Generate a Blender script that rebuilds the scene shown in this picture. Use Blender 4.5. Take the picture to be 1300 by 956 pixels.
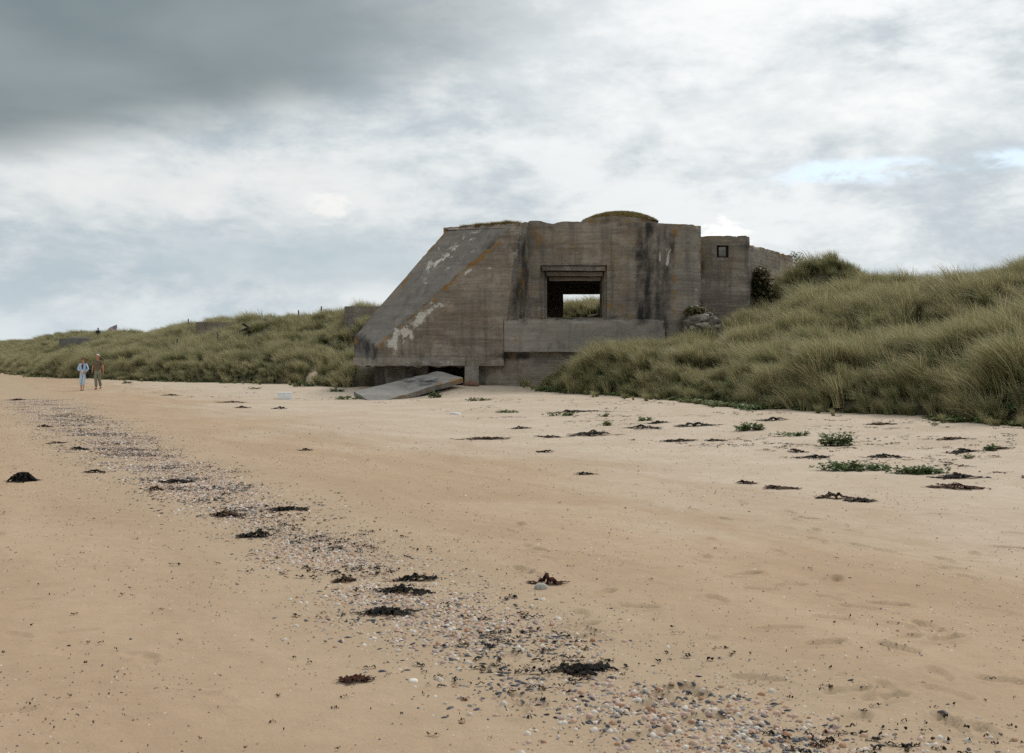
import bpy, bmesh, math, random
import numpy as np
from mathutils import Vector, Matrix

for o in list(bpy.data.objects): bpy.data.objects.remove(o)
rng = np.random.default_rng(7); random.seed(7)
sc = bpy.context.scene
C = sc.collection

# ------------------------------------------------------------------ camera
F, HX, HY, EYE = 1400.0, 650.0, 455.0, 1.6          # focal length and horizon in pixels of the 1300 px wide photograph
cd = bpy.data.cameras.new('camera'); cam = bpy.data.objects.new('camera', cd); C.objects.link(cam)
cam.location = (0, 0, EYE); cam.rotation_euler = (math.radians(90), 0, 0)
cd.sensor_fit = 'HORIZONTAL'; cd.sensor_width = 36.0; cd.lens = 36.0 * F / 1300.0
cd.shift_y = -(478 - HY) / 1300.0
cd.clip_start = 0.1; cd.clip_end = 6000
sc.camera = cam

# ------------------------------------------------------------------ sky
SUN_EL, SUN_AZ = math.radians(48), math.radians(38)     # azimuth to the right of the view direction (+Y)
w = bpy.data.worlds.new('World'); sc.world = w; w.use_nodes = True
nt = w.node_tree; nt.nodes.clear()

class N:
    """small node helper"""
    def __init__(s, tree): s.t = tree
    def add(s, kind, **kw):
        n = s.t.nodes.new(kind)
        for k, v in kw.items(): setattr(n, k, v)
        return n
    def put(s, sock, v):
        if v is None: return
        if hasattr(v, 'is_output'): s.t.links.new(v, sock)
        else: sock.default_value = v
    def m(s, op, a, b=None, c=None, clamp=False):
        n = s.add('ShaderNodeMath', operation=op); n.use_clamp = clamp
        for i, v in enumerate((a, b, c)): s.put(n.inputs[i], v)
        return n.outputs[0]
    def v(s, op, a, b=None, scale=None):
        n = s.add('ShaderNodeVectorMath', operation=op)
        s.put(n.inputs[0], a)
        if b is not None: s.put(n.inputs[1], b)
        if scale is not None: s.put(n.inputs['Scale'], scale)
        return n.outputs['Value'] if op in ('DOT_PRODUCT', 'LENGTH', 'DISTANCE') else n.outputs[0]
    def noise(s, vec, scale, detail=4, rough=.5, dist=0., lac=2.):
        n = s.add('ShaderNodeTexNoise'); s.put(n.inputs['Vector'], vec)
        n.inputs['Scale'].default_value = scale; n.inputs['Detail'].default_value = detail
        n.inputs['Roughness'].default_value = rough; n.inputs['Distortion'].default_value = dist
        n.inputs['Lacunarity'].default_value = lac
        return n.outputs['Fac']
    def ramp(s, x, lo, hi, a=0., b=1., smooth=True):
        n = s.add('ShaderNodeMapRange'); n.interpolation_type = 'SMOOTHSTEP' if smooth else 'LINEAR'
        s.put(n.inputs[0], x)
        for i, vv in enumerate((lo, hi, a, b)): s.put(n.inputs[i + 1], vv)
        return n.outputs[0]
    def mix(s, f, a, b, mode='MIX'):
        n = s.add('ShaderNodeMix', data_type='RGBA', blend_type=mode); n.clamp_factor = True
        s.put(n.inputs[0], f)
        for i, vv in ((6, a), (7, b)):
            if isinstance(vv, tuple): vv = (*vv[:3], 1)
            s.put(n.inputs[i], vv)
        return n.outputs[2]

n = N(nt)
tc = n.add('ShaderNodeTexCoord').outputs['Generated']
sep = n.add('ShaderNodeSeparateXYZ'); n.put(sep.inputs[0], tc)
dx, dy, dz = sep.outputs
dzp = n.m('MAXIMUM', dz, 0.0)
# a cloud deck above: where each direction meets it
inv = n.m('DIVIDE', 1.0, n.m('ADD', dzp, .10))
cu = n.m('MULTIPLY', dx, inv); cv = n.m('MULTIPLY', dy, inv)
comb = n.add('ShaderNodeCombineXYZ'); n.put(comb.inputs[0], cu); n.put(comb.inputs[1], cv); deck = comb.outputs[0]
comb2 = n.add('ShaderNodeCombineXYZ'); n.put(comb2.inputs[0], dx); n.put(comb2.inputs[1], dy); n.put(comb2.inputs[2], n.m('MULTIPLY', dzp, 2.3)); dirs = comb2.outputs[0]

big = n.noise(n.v('ADD', dirs, (3.1, 1.7, 0.4)), 2.6, 4, .5, .1)
mid = n.noise(n.v('ADD', dirs, (7.3, 2.1, 5.4)), 7.5, 8, .62, .2)
fine = n.noise(n.v('ADD', dirs, (1.9, 8.8, 2.2)), 15.0, 8, .64, .1)
tone = n.m('ADD', n.m('MULTIPLY', big, .34), n.m('ADD', n.m('MULTIPLY', mid, .42), n.m('MULTIPLY', fine, .24)))
lit = n.ramp(tone, .42, .585)
# towards the sun the cloud sheet is brighter
sdir = (math.sin(SUN_AZ) * math.cos(SUN_EL), math.cos(SUN_AZ) * math.cos(SUN_EL), math.sin(SUN_EL))
toward = n.ramp(n.v('DOT_PRODUCT', n.v('NORMALIZE', tc), sdir), .45, .98)
shade_col = n.mix(toward, (3.7, 4.3, 4.65), (4.55, 5.0, 5.3))
lit_col = n.mix(toward, (5.9, 6.15, 6.2), (7.7, 7.85, 7.85))
cloud = n.mix(lit, shade_col, lit_col)

def deck_blob(cx, cy, rx, ry, soft_lo, soft_hi, namp, nscale, off):
    """a cloud lying on the deck: ellipse with a ragged edge"""
    nz = n.noise(n.v('ADD', deck, off), nscale, 4, .5, .2)
    qx = n.m('DIVIDE', n.m('SUBTRACT', cu, cx), rx); qy = n.m('DIVIDE', n.m('SUBTRACT', cv, cy), ry)
    r = n.m('SQRT', n.m('ADD', n.m('MULTIPLY', qx, qx), n.m('MULTIPLY', qy, qy)))
    r = n.m('ADD', r, n.m('MULTIPLY', n.m('SUBTRACT', nz, .5), namp))
    return n.ramp(r, soft_lo, soft_hi, 1., 0.)
def puff(px, py, rx, ry, lo, hi, off, scale=22., amp=1.1):
    """a cloud in a given direction of the sky"""
    a0 = math.atan2(px - HX, F); e0 = (HY - py) / math.hypot(F, px - HX)
    az = n.m('SUBTRACT', n.m('ARCTAN2', dx, dy), a0); el = n.m('SUBTRACT', dz, e0)
    qx = n.m('DIVIDE', az, rx / F); qy = n.m('DIVIDE', el, ry / F)
    nz = n.noise(n.v('ADD', dirs, off), scale, 5, .6, .3)
    r = n.m('SQRT', n.m('ADD', n.m('MULTIPLY', qx, qx), n.m('MULTIPLY', qy, qy)))
    r = n.m('ADD', r, n.m('MULTIPLY', n.m('SUBTRACT', nz, .5), amp))
    return n.ramp(r, lo, hi, 1., 0.)

# gaps of open sky between the clouds
sky = n.add('ShaderNodeTexSky'); sky.sky_type = 'NISHITA'; sky.sun_disc = False
sky.sun_elevation = SUN_EL; sky.sun_rotation = SUN_AZ; sky.air_density = 1.0; sky.dust_density = 1.5
gap = n.ramp(n.noise(n.v('ADD', dirs, (4.4, 6.1, 9.3)), 6.0, 5, .6, .4), .72, .86)
gap = n.m('MULTIPLY', gap, n.ramp(dzp, .08, .16))
wisp = n.ramp(n.noise(n.v('ADD', dirs, (6.6, 4.2, 1.1)), 24., 7, .65, .3), .38, .62)
gap = n.m('MAXIMUM', gap, n.m('MULTIPLY', puff(1110, 220, 130, 17, .3, 1.25, (2.2, .3, .9), 15., 2.3), n.m('MULTIPLY', wisp, 1.0)))
gap = n.m('MAXIMUM', gap, n.m('MULTIPLY', puff(1295, 203, 70, 13, .3, 1.2, (5.2, 1.3, .9), 15., 1.8), n.m('MULTIPLY', wisp, .85)))
skyhazy = n.mix(.72, sky.outputs[0], (6.3, 7.6, 8.7))
col = n.mix(gap, cloud, skyhazy)
# blue-grey bank low on the left, whitish wisps above it
col = n.mix(n.m('MULTIPLY', puff(400, 330, 250, 36, .3, 1.3, (1.0, 3.0, 2.0), 9., 1.6), .7), col, (3.85, 4.5, 4.85))
col = n.mix(n.m('MULTIPLY', puff(190, 240, 280, 50, .2, 1.3, (8.0, 3.0, 2.5), 12., 2.6), .7), col, (6.7, 6.75, 6.6))
col = n.mix(n.m('MULTIPLY', puff(760, 60, 330, 90, .2, 1.3, (4.0, 7.0, 2.5), 9., 2.4), .4), col, (7.6, 7.7, 7.65))
col = n.mix(n.m('MULTIPLY', puff(1010, 150, 330, 60, .2, 1.3, (1.0, 7.7, 5.5), 10., 2.6), .4), col, (7.9, 7.95, 7.8))
col = n.mix(n.m('MULTIPLY', puff(416, 262, 34, 24, .2, 1.0, (3.0, 3.6, 1.0), 48., 2.4), .75), col, (7.2, 7.15, 6.95))
col = n.mix(n.m('MULTIPLY', puff(922, 300, 40, 24, .45, .85, (3.9, .6, 1.0), 52., 2.2), .9), col, (8.6, 8.55, 8.3))
# the heavy dark cloud
dark = deck_blob(-1.95, 2.45, 2.0, .98, .62, 1.16, .5, 1.1, (3.0, 1.0, 0.))
dcol = n.mix(n.ramp(n.noise(n.v('ADD', deck, (1.3, .4, 2.)), 1.5, 4, .5, .2), .3, .75), (1.48, 1.84, 1.97), (2.2, 2.6, 2.73))
col = n.mix(n.m('MULTIPLY', dark, .97), col, dcol)
# pale haze at the horizon
col = n.mix(n.ramp(dzp, 0., .075, .55, 0.), col, (5.1, 5.75, 6.1))
bg = n.add('ShaderNodeBackground'); n.put(bg.inputs[0], col); bg.inputs[1].default_value = .1
out = n.add('ShaderNodeOutputWorld'); nt.links.new(bg.outputs[0], out.inputs[0])
w.cycles.sampling_method = 'MANUAL'; w.cycles.sample_map_resolution = 512

# ------------------------------------------------------------------ sun behind thin cloud, exposure
sl = bpy.data.lights.new('sun', 'SUN'); so = bpy.data.objects.new('sun', sl); C.objects.link(so)
sl.energy = 1.4; sl.angle = math.radians(16); sl.color = (1.0, .95, .87)
so.rotation_euler = Vector(sdir).to_track_quat('Z', 'Y').to_euler(); so.location = (0, 0, 60)
sc.view_settings.view_transform = 'Standard'; sc.view_settings.look = 'None'
sc.view_settings.exposure = 0.4; sc.view_settings.gamma = 1.0; sc.view_settings.use_curve_mapping = False
sc.render.engine = 'CYCLES'
sc.cycles.use_denoising = False
sc.cycles.max_bounces = 6; sc.cycles.diffuse_bounces = 3; sc.cycles.transmission_bounces = 2; sc.cycles.glossy_bounces = 2
sc.cycles.caustics_reflective = False; sc.cycles.caustics_refractive = False

# ------------------------------------------------------------------ helpers
def P(px, py, Y): return np.array([(px - HX) * Y / F, Y, EYE + (HY - py) * Y / F])
def hash3(ix, iy, iz, seed):
    h = (ix.astype(np.int64) * 374761393 + iy.astype(np.int64) * 668265263 + iz.astype(np.int64) * 2147483647 + seed * 1274126177) & 0xFFFFFFFF
    h = ((h ^ (h >> 13)) * 1274126177) & 0xFFFFFFFF
    h = ((h ^ (h >> 16)) * 2246822519) & 0xFFFFFFFF
    return ((h ^ (h >> 15)) & 0xFFFFFF) / float(0xFFFFFF)
def vn(x, y, z=None, seed=0):
    x = np.asarray(x, float); y = np.asarray(y, float); z = np.zeros_like(x) if z is None else np.asarray(z, float)
    ix, iy, iz = np.floor(x), np.floor(y), np.floor(z)
    fx, fy, fz = x - ix, y - iy, z - iz
    fx, fy, fz = [t * t * (3 - 2 * t) for t in (fx, fy, fz)]
    r = 0
    for a in (0, 1):
        for b in (0, 1):
            for c in (0, 1):
                wgt = (fx if a else 1 - fx) * (fy if b else 1 - fy) * (fz if c else 1 - fz)
                r = r + wgt * hash3(ix + a, iy + b, iz + c, seed)
    return r * 2 - 1
def fbm(x, y, z=None, seed=0, oct=4):
    x = np.asarray(x, float); y = np.asarray(y, float); r = 0; a = 1; s = 0; f = 1
    for k in range(oct):
        r = r + a * vn(x * f, y * f, None if z is None else np.asarray(z) * f, seed + 17 * k); s += a; a *= .5; f *= 2.03
    return r / s
def sstep(a, b, x):
    t = np.clip((np.asarray(x, float) - a) / (b - a), 0, 1); return t * t * (3 - 2 * t)

def mesh_from(name, V, Q, attrs=None, smooth=True):
    """V (n,3), Q list of arrays of faces with 3 or 4 columns"""
    me = bpy.data.meshes.new(name)
    Q = [np.asarray(q, np.int32) for q in (Q if isinstance(Q, (list, tuple)) else [Q]) if len(q)]
    loops = np.concatenate([q.ravel() for q in Q]) if Q else np.zeros(0, np.int32)
    tot = np.concatenate([np.full(len(q), q.shape[1], np.int32) for q in Q]) if Q else np.zeros(0, np.int32)
    start = np.concatenate([[0], np.cumsum(tot)[:-1]]).astype(np.int32) if len(tot) else tot
    me.vertices.add(len(V)); me.vertices.foreach_set('co', np.asarray(V, np.float32).ravel())
    if len(tot):
        me.loops.add(len(loops)); me.loops.foreach_set('vertex_index', loops)
        me.polygons.add(len(tot)); me.polygons.foreach_set('loop_start', start); me.polygons.foreach_set('loop_total', tot)
        me.polygons.foreach_set('use_smooth', np.full(len(tot), smooth))
    me.update(calc_edges=True); me.validate()
    for k, (typ, data) in (attrs or {}).items():
        a = me.attributes.new(k, typ, 'POINT')
        a.data.foreach_set({'FLOAT': 'value', 'INT': 'value', 'FLOAT_VECTOR': 'vector', 'FLOAT_COLOR': 'color'}[typ], np.asarray(data, np.int32 if typ == 'INT' else np.float32).ravel())
    return me
def obj(name, me, mat=None, parent=None):
    o = bpy.data.objects.new(name, me); C.objects.link(o)
    if mat is not None and not me.materials: me.materials.append(mat)
    if parent is not None: o.parent = parent
    return o
def tag(o, label=None, cat=None, group=None, kind=None):
    if label: o['label'] = label
    if cat: o['category'] = cat
    if group: o['group'] = group
    if kind: o['kind'] = kind
    return o
def empty(name, loc=(0, 0, 0), rz=0):
    o = bpy.data.objects.new(name, None); C.objects.link(o); o.location = loc; o.rotation_euler = (0, 0, rz); o.empty_display_size = .2
    return o

class MB:
    """collects surface patches into one mesh"""
    def __init__(s): s.V = []; s.Q = []; s.T = []; s.n = 0; s.tone = []
    def grid(s, fn, nu, nv, tone=0.):
        u, v = np.meshgrid(np.linspace(0, 1, nu + 1), np.linspace(0, 1, nv + 1))
        p = np.stack(fn(u.ravel(), v.ravel()), 1)
        i = np.arange((nu + 1) * (nv + 1)).reshape(nv + 1, nu + 1) + s.n
        s.Q.append(np.stack([i[:-1, :-1].ravel(), i[:-1, 1:].ravel(), i[1:, 1:].ravel(), i[1:, :-1].ravel()], 1))
        s.V.append(p); s.n += len(p); s.tone.append(np.full(len(p), tone))
    def quad(s, A, B, Cc, D, step=.06, tone=0.):
        A, B, Cc, D = [np.asarray(t, float) for t in (A, B, Cc, D)]
        nu = max(1, int(max(np.linalg.norm(B - A), np.linalg.norm(Cc - D)) / step)); nv = max(1, int(max(np.linalg.norm(D - A), np.linalg.norm(Cc - B)) / step))
        def fn(u, v):
            u = u[:, None]; v = v[:, None]
            p = (1 - u) * (1 - v) * A + u * (1 - v) * B + u * v * Cc + (1 - u) * v * D
            return p[:, 0], p[:, 1], p[:, 2]
        s.grid(fn, nu, nv, tone)
    def box(s, x0, x1, y0, y1, z0, z1, step=.12, tone=0., skip=''):
        c = lambda x, y, z: (x, y, z)
        if 'f' not in skip: s.quad(c(x0, y0, z0), c(x1, y0, z0), c(x1, y0, z1), c(x0, y0, z1), step, tone)
        if 'b' not in skip: s.quad(c(x1, y1, z0), c(x0, y1, z0), c(x0, y1, z1), c(x1, y1, z1), step * 2, tone)
        if 'l' not in skip: s.quad(c(x0, y1, z0), c(x0, y0, z0), c(x0, y0, z1), c(x0, y1, z1), step, tone)
        if 'r' not in skip: s.quad(c(x1, y0, z0), c(x1, y1, z0), c(x1, y1, z1), c(x1, y0, z1), step, tone)
        if 't' not in skip: s.quad(c(x0, y0, z1), c(x1, y0, z1), c(x1, y1, z1), c(x0, y1, z1), step * 2, tone)
        if 'd' not in skip: s.quad(c(x0, y1, z0), c(x1, y1, z0), c(x1, y0, z0), c(x0, y0, z0), step * 2, tone)
    def get(s): return np.concatenate(s.V), np.concatenate(s.Q), np.concatenate(s.tone)

# ------------------------------------------------------------------ materials
def new_mat(name):
    m = bpy.data.materials.new(name); m.use_nodes = True; t = m.node_tree; t.nodes.clear()
    k = N(t); b = k.add('ShaderNodeBsdfPrincipled'); o = k.add('ShaderNodeOutputMaterial'); t.links.new(b.outputs[0], o.inputs[0])
    b.inputs['Specular IOR Level'].default_value = .25
    return m, k, b, o
def attr(k, name, inst=False):
    a = k.add('ShaderNodeAttribute', attribute_name=name)
    if inst: a.attribute_type = 'INSTANCER'
    return a
def bump(k, b, h, strength, dist, prev=None):
    n = k.add('ShaderNodeBump'); n.inputs['Strength'].default_value = strength; n.inputs['Distance'].default_value = dist
    k.put(n.inputs['Height'], h)
    if prev is not None: k.t.links.new(prev, n.inputs['Normal'])
    k.t.links.new(n.outputs[0], b.inputs['Normal']); return n.outputs[0]
def plain(name, col, rough=.8, var=.25, scale=9., spec=.25, bmp=0.):
    m, k, b, o = new_mat(name)
    tc = k.add('ShaderNodeTexCoord').outputs['Object']
    f = k.noise(tc, scale, 5, .6)
    lo = tuple(c * (1 - var) for c in col); hi = tuple(min(1, c * (1 + var)) for c in col)
    k.put(b.inputs['Base Color'], k.mix(k.ramp(f, .3, .7), lo, hi)); b.inputs['Roughness'].default_value = rough
    b.inputs['Specular IOR Level'].default_value = spec
    if bmp: bump(k, b, k.noise(tc, scale * 4, 4, .6), .6, bmp)
    return m

# sand
m_sand, k, b, o = new_mat('sand')
pos = k.add('ShaderNodeNewGeometry').outputs['Position']
dry = attr(k, 'dry').outputs['Fac']; grey = attr(k, 'grey').outputs['Fac']
str_ = k.v('MULTIPLY', pos, (1., 1., 1.))
rot = k.add('ShaderNodeVectorRotate'); rot.inputs['Angle'].default_value = math.radians(-30); rot.rotation_type = 'Z_AXIS'; k.put(rot.inputs['Vector'], pos)
streak = k.noise(k.v('MULTIPLY', rot.outputs[0], (1.1, .30, 1.)), 1., 6, .65, .6)
n1 = k.noise(pos, .6, 5, .6); n2 = k.noise(pos, 5., 5, .65); n3 = k.noise(pos, 90., 3, .7)
wet_c = k.mix(k.ramp(streak, .3, .72), (.405, .285, .182), (.485, .352, .235))
dry_c = k.mix(k.ramp(n1, .3, .7), (.50, .402, .305), (.575, .478, .375))
c0 = k.mix(k.ramp(k.m('ADD', dry, k.m('MULTIPLY', k.m('SUBTRACT', streak, .5), .9)), .1, .95), wet_c, dry_c)
c0 = k.mix(k.m('MULTIPLY', grey, .65), c0, (.42, .325, .225))
c0 = k.mix(k.ramp(n2, .3, .75, .0, .22), c0, (.27, .19, .115))
c0 = k.mix(k.ramp(n3, .35, .8, 0., .35), c0, (.25, .18, .115))
vo = k.add('ShaderNodeTexVoronoi'); vo.inputs['Scale'].default_value = 38.; k.put(vo.inputs['Vector'], k.v('MULTIPLY', pos, (1., 1., .2)))
gate = k.ramp(k.noise(pos, 1.7, 4, .65), .52, .66)
sp = k.m('MULTIPLY', k.ramp(vo.outputs['Distance'], .16, .22, 1., 0.), gate)
shade = k.add('ShaderNodeSeparateColor'); k.put(shade.inputs[0], vo.outputs['Color'])
spc = k.mix(k.ramp(shade.outputs[0], .45, .55), (.10, .075, .06), (.60, .48, .38))
c0 = k.mix(k.m('MULTIPLY', sp, k.ramp(shade.outputs[1], .55, .6, 0., .8)), c0, spc)
k.put(b.inputs['Base Color'], c0); b.inputs['Roughness'].default_value = .9; b.inputs['Specular IOR Level'].default_value = .15
nb = bump(k, b, k.noise(pos, 7., 5, .6), .5, .03)
nb = bump(k, b, k.noise(k.v('MULTIPLY', rot.outputs[0], (6., 22., 1.)), 1., 4, .6, .5), .45, .012, nb)
bump(k, b, k.noise(pos, 60., 4, .7), .6, .006, nb)

# ground below the dune grass: sand with old grass litter
m_dune, k, b, o = new_mat('dune_soil')
pos = k.add('ShaderNodeNewGeometry').outputs['Position']; gr = attr(k, 'cover').outputs['Fac']
lit_ = k.mix(k.ramp(k.noise(pos, 6., 5, .65), .35, .65), (.045, .040, .022), (.10, .085, .05))
sd = k.mix(k.ramp(k.noise(pos, 2., 4, .6), .3, .7), (.38, .29, .20), (.45, .355, .25))
k.put(b.inputs['Base Color'], k.mix(k.ramp(k.m('ADD', gr, k.m('MULTIPLY', k.m('SUBTRACT', k.noise(pos, 3.5, 5, .7), .5), .6)), .35, .6), sd, lit_))
b.inputs['Roughness'].default_value = .95
bump(k, b, k.noise(pos, 12., 5, .7), .8, .06)

def grass_material(name, green, straw, dead):
    m, k, b, o = new_mat(name)
    bc = attr(k, 'blade').outputs['Fac']; al = attr(k, 'along').outputs['Fac']
    pos = k.add('ShaderNodeNewGeometry').outputs['Position']; rnd = k.add('ShaderNodeObjectInfo').outputs['Random']
    big = k.noise(pos, .33, 4, .6)
    f = k.m('ADD', bc, k.m('ADD', k.m('MULTIPLY', k.m('SUBTRACT', big, .5), .9), k.m('MULTIPLY', k.m('SUBTRACT', rnd, .5), .6)))
    c = k.mix(k.ramp(f, .38, .95), green, straw)
    c = k.mix(k.ramp(bc, .92, .94), c, dead)
    c = k.mix(k.m('MULTIPLY', k.ramp(al, .45, 1.), k.ramp(bc, .2, .6, .15, .75)), c, straw)     # sun-bleached tips
    k.put(b.inputs['Base Color'], c); b.inputs['Roughness'].default_value = .55; b.inputs['Specular IOR Level'].default_value = .3
    tr = k.add('ShaderNodeBsdfTranslucent'); k.put(tr.inputs[0], c)
    mx = k.add('ShaderNodeMixShader'); mx.inputs[0].default_value = .4
    m.node_tree.links.new(b.outputs[0], mx.inputs[1]); m.node_tree.links.new(tr.outputs[0], mx.inputs[2]); m.node_tree.links.new(mx.outputs[0], o.inputs[0])
    return m
m_grass = grass_material('marram_grass', (.172, .192, .080), (.54, .465, .27), (.22, .14, .07))
m_turf = grass_material('roof_turf', (.14, .13, .05), (.34, .26, .11), (.18, .10, .04))

# weathered board-marked concrete: 'stain' attribute holds dark runs and patches, painted shadow under the ledge, lichen, lime runs; 'tone' shifts the base
def concrete(name, base, wet=.0):
    m, k, b, o = new_mat(name)
    tcx = k.add('ShaderNodeTexCoord').outputs['Object']
    st = k.add('ShaderNodeSeparateColor'); k.put(st.inputs[0], attr(k, 'stain_shade').outputs['Color'])
    tone = attr(k, 'tone').outputs['Fac']
    sx = k.add('ShaderNodeSeparateXYZ'); k.put(sx.inputs[0], tcx); X, Y, Z = sx.outputs
    wob = k.m('MULTIPLY', k.noise(k.v('MULTIPLY', tcx, (.5, .5, 2.2)), 1., 3), .34)
    zb = k.m('DIVIDE', k.m('ADD', Z, wob), .17); row = k.m('FLOOR', zb); fr = k.m('FRACT', zb)
    wn = k.add('ShaderNodeTexWhiteNoise'); wn.noise_dimensions = '2D'
    cb = k.add('ShaderNodeCombineXYZ'); k.put(cb.inputs[0], row)
    k.put(cb.inputs[1], k.m('FLOOR', k.m('ADD', k.m('DIVIDE', k.m('ADD', X, Y), 3.2), k.m('MULTIPLY', row, .37)))); k.put(wn.inputs['Vector'], cb.outputs[0])
    line = k.ramp(k.m('ABSOLUTE', k.m('SUBTRACT', fr, .5)), .40, .5)
    n1 = k.noise(tcx, .55, 5, .6); n2 = k.noise(tcx, 3.2, 6, .65); n3 = k.noise(tcx, 22., 4, .7)
    vs = k.noise(k.v('MULTIPLY', tcx, (2.6, 2.6, .22)), 1., 5, .65)
    grain = k.noise(k.v('MULTIPLY', tcx, (1.2, 1.2, 26.)), 1., 4, .6)
    c = k.mix(k.ramp(n1, .3, .7), tuple(t * .72 for t in base), tuple(t * 1.22 for t in base))
    pour = k.noise(k.v('MULTIPLY', tcx, (.25, .25, 2.6)), 1., 4, .6, .2)
    c = k.mix(k.ramp(pour, .42, .64, 0., .75), c, (base[0] * .46, base[1] * .44, base[2] * .42))
    c = k.mix(k.ramp(k.noise(k.v('ADD', tcx, (9., 3., 5.)), .9, 6, .68), .5, .7, 0., .55), c, (base[0] * 1.05, base[1] * .82, base[2] * .60))
    c = k.mix(k.ramp(n2, .35, .75, 0., .65), c, (base[0] * .5, base[1] * .48, base[2] * .46))
    c = k.mix(k.ramp(k.noise(tcx, 1.4, 6, .7), .52, .72, 0., .45), c, (base[0] * 1.55, base[1] * 1.55, base[2] * 1.6))
    c = k.mix(k.ramp(vs, .46, .72, 0., .6), c, (.062, .057, .052))
    c = k.mix(k.m('MULTIPLY', wn.outputs[0], .26), c, tuple(t * .55 for t in base))
    c = k.mix(k.m('MULTIPLY', k.m('MULTIPLY', line, k.ramp(k.noise(tcx, 1.1, 4, .6), .46, .68)), .34), c, tuple(t * .4 for t in base))
    c = k.mix(k.ramp(grain, .45, .8, 0., .3), c, tuple(t * 1.5 for t in base))
    c = k.mix(k.ramp(n3, .55, .8, 0., .4), c, (.05, .047, .044))
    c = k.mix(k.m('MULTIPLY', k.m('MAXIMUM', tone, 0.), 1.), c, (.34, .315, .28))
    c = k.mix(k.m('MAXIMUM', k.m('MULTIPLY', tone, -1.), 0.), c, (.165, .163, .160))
    e = k.m('ADD', k.m('MULTIPLY', k.m('SUBTRACT', n2, .5), 1.1), k.m('MULTIPLY', k.m('SUBTRACT', n3, .5), .8))
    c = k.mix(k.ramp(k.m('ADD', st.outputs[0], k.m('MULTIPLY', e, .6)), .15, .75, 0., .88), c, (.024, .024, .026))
    lich = k.ramp(k.m('ADD', st.outputs[1], k.m('MULTIPLY', e, 1.35)), .34, .58)
    c = k.mix(k.m('MULTIPLY', lich, .8), c, k.mix(k.ramp(n3, .4, .65), (.20, .10, .022), (.36, .20, .045)))
    lime = k.ramp(k.m('ADD', st.outputs[2], k.m('MULTIPLY', e, 1.5)), .40, .56)
    c = k.mix(k.m('MULTIPLY', lime, .92), c, (.62, .585, .52))
    k.put(b.inputs['Base Color'], c); b.inputs['Roughness'].default_value = .92; b.inputs['Specular IOR Level'].default_value = .15
    nb = bump(k, b, k.m('SUBTRACT', k.m('MULTIPLY', wn.outputs[0], .6), k.m('MULTIPLY', k.m('MULTIPLY', line, k.ramp(n1, .35, .6)), .5)), .6, .025)
    nb = bump(k, b, n2, .8, .06, nb); bump(k, b, n3, .7, .02, nb)
    return m
m_conc = concrete('weathered_concrete', (.325, .278, .225))
m_slabc = concrete('fallen_slab_concrete', (.30, .285, .265))

# ------------------------------------------------------------------ terrain
FOOT = np.array([(30, -10), (20, 5), (14, 16), (10.9, 22.6), (9.3, 25.5), (7.4, 28.5), (5.4, 34.5), (3.9, 39.5), (2.3, 42.6), (1.7, 46.6), (-6.6, 49.6), (-8.6, 53), (-10.4, 56.5), (-21, 65.5), (-34, 80), (-51, 110), (-90, 170), (-220, 370), (-900, 1500)], float)
def signed(poly, x, y):
    """distance to a polyline, positive on its right-hand side"""
    x = np.asarray(x, float); y = np.asarray(y, float); best = np.full(x.shape, 1e18); sg = np.ones(x.shape)
    for (ax, ay), (bx, by) in zip(poly[:-1], poly[1:]):
        ux, uy = bx - ax, by - ay; L2 = ux * ux + uy * uy
        t = np.clip(((x - ax) * ux + (y - ay) * uy) / L2, 0, 1)
        qx, qy = x - ax - t * ux, y - ay - t * uy; d2 = qx * qx + qy * qy
        cr = np.where(qx * uy - qy * ux >= 0, 1., -1.)
        m = d2 < best - 1e-9
        best = np.where(m, d2, best); sg = np.where(m, cr, sg)
    return np.sqrt(best) * sg
def foot_d(x, y): return signed(FOOT, x, y) + .62 * fbm(np.asarray(x) / 3.0, np.asarray(y) / 3.0, seed=5, oct=4)
SHELL = np.array([(3.2, 1.5), (1.5, 3.8), (.45, 5.4), (-.75, 7.6), (-2.6, 11.5), (-4.9, 15.6), (-9.1, 24), (-23, 52), (-60, 125)], float)

PRINTS = []
pr = np.random.default_rng(11)
for k in range(70):
    px, py = pr.uniform(640, 1340), 640 + 300 * pr.random() ** .8
    D = EYE * F / (py - HY); PRINTS.append(((px - HX) * D / F, D, pr.uniform(-1.4, 1.4) + (math.pi if pr.random() < .5 else 0), pr.uniform(.35, 1.)))
for (x0, y0), (x1, y1), st in (((5.2, 4.6), (-1.5, 19.), .72), ((4.2, 4.), (1.2, 20.), .70), ((-3., 5.), (-8.5, 20.), .74)):      # trails of steps
    L = math.hypot(x1 - x0, y1 - y0); a = math.atan2(x1 - x0, y1 - y0)
    for q in range(int(L / st)):
        t = q * st / L; sd_ = .1 * (1 if q % 2 else -1); PRINTS.append((x0 + (x1 - x0) * t + sd_ * math.cos(a) + pr.normal(0, .04), y0 + (y1 - y0) * t - sd_ * math.sin(a) + pr.normal(0, .04), a + pr.normal(0, .15), pr.uniform(.35, .8)))
for k in range(14):
    px, py = pr.uniform(0, 330), pr.uniform(700, 940); D = EYE * F / (py - HY); PRINTS.append(((px - HX) * D / F, D, pr.uniform(0, 6), pr.uniform(.2, .45)))

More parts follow.
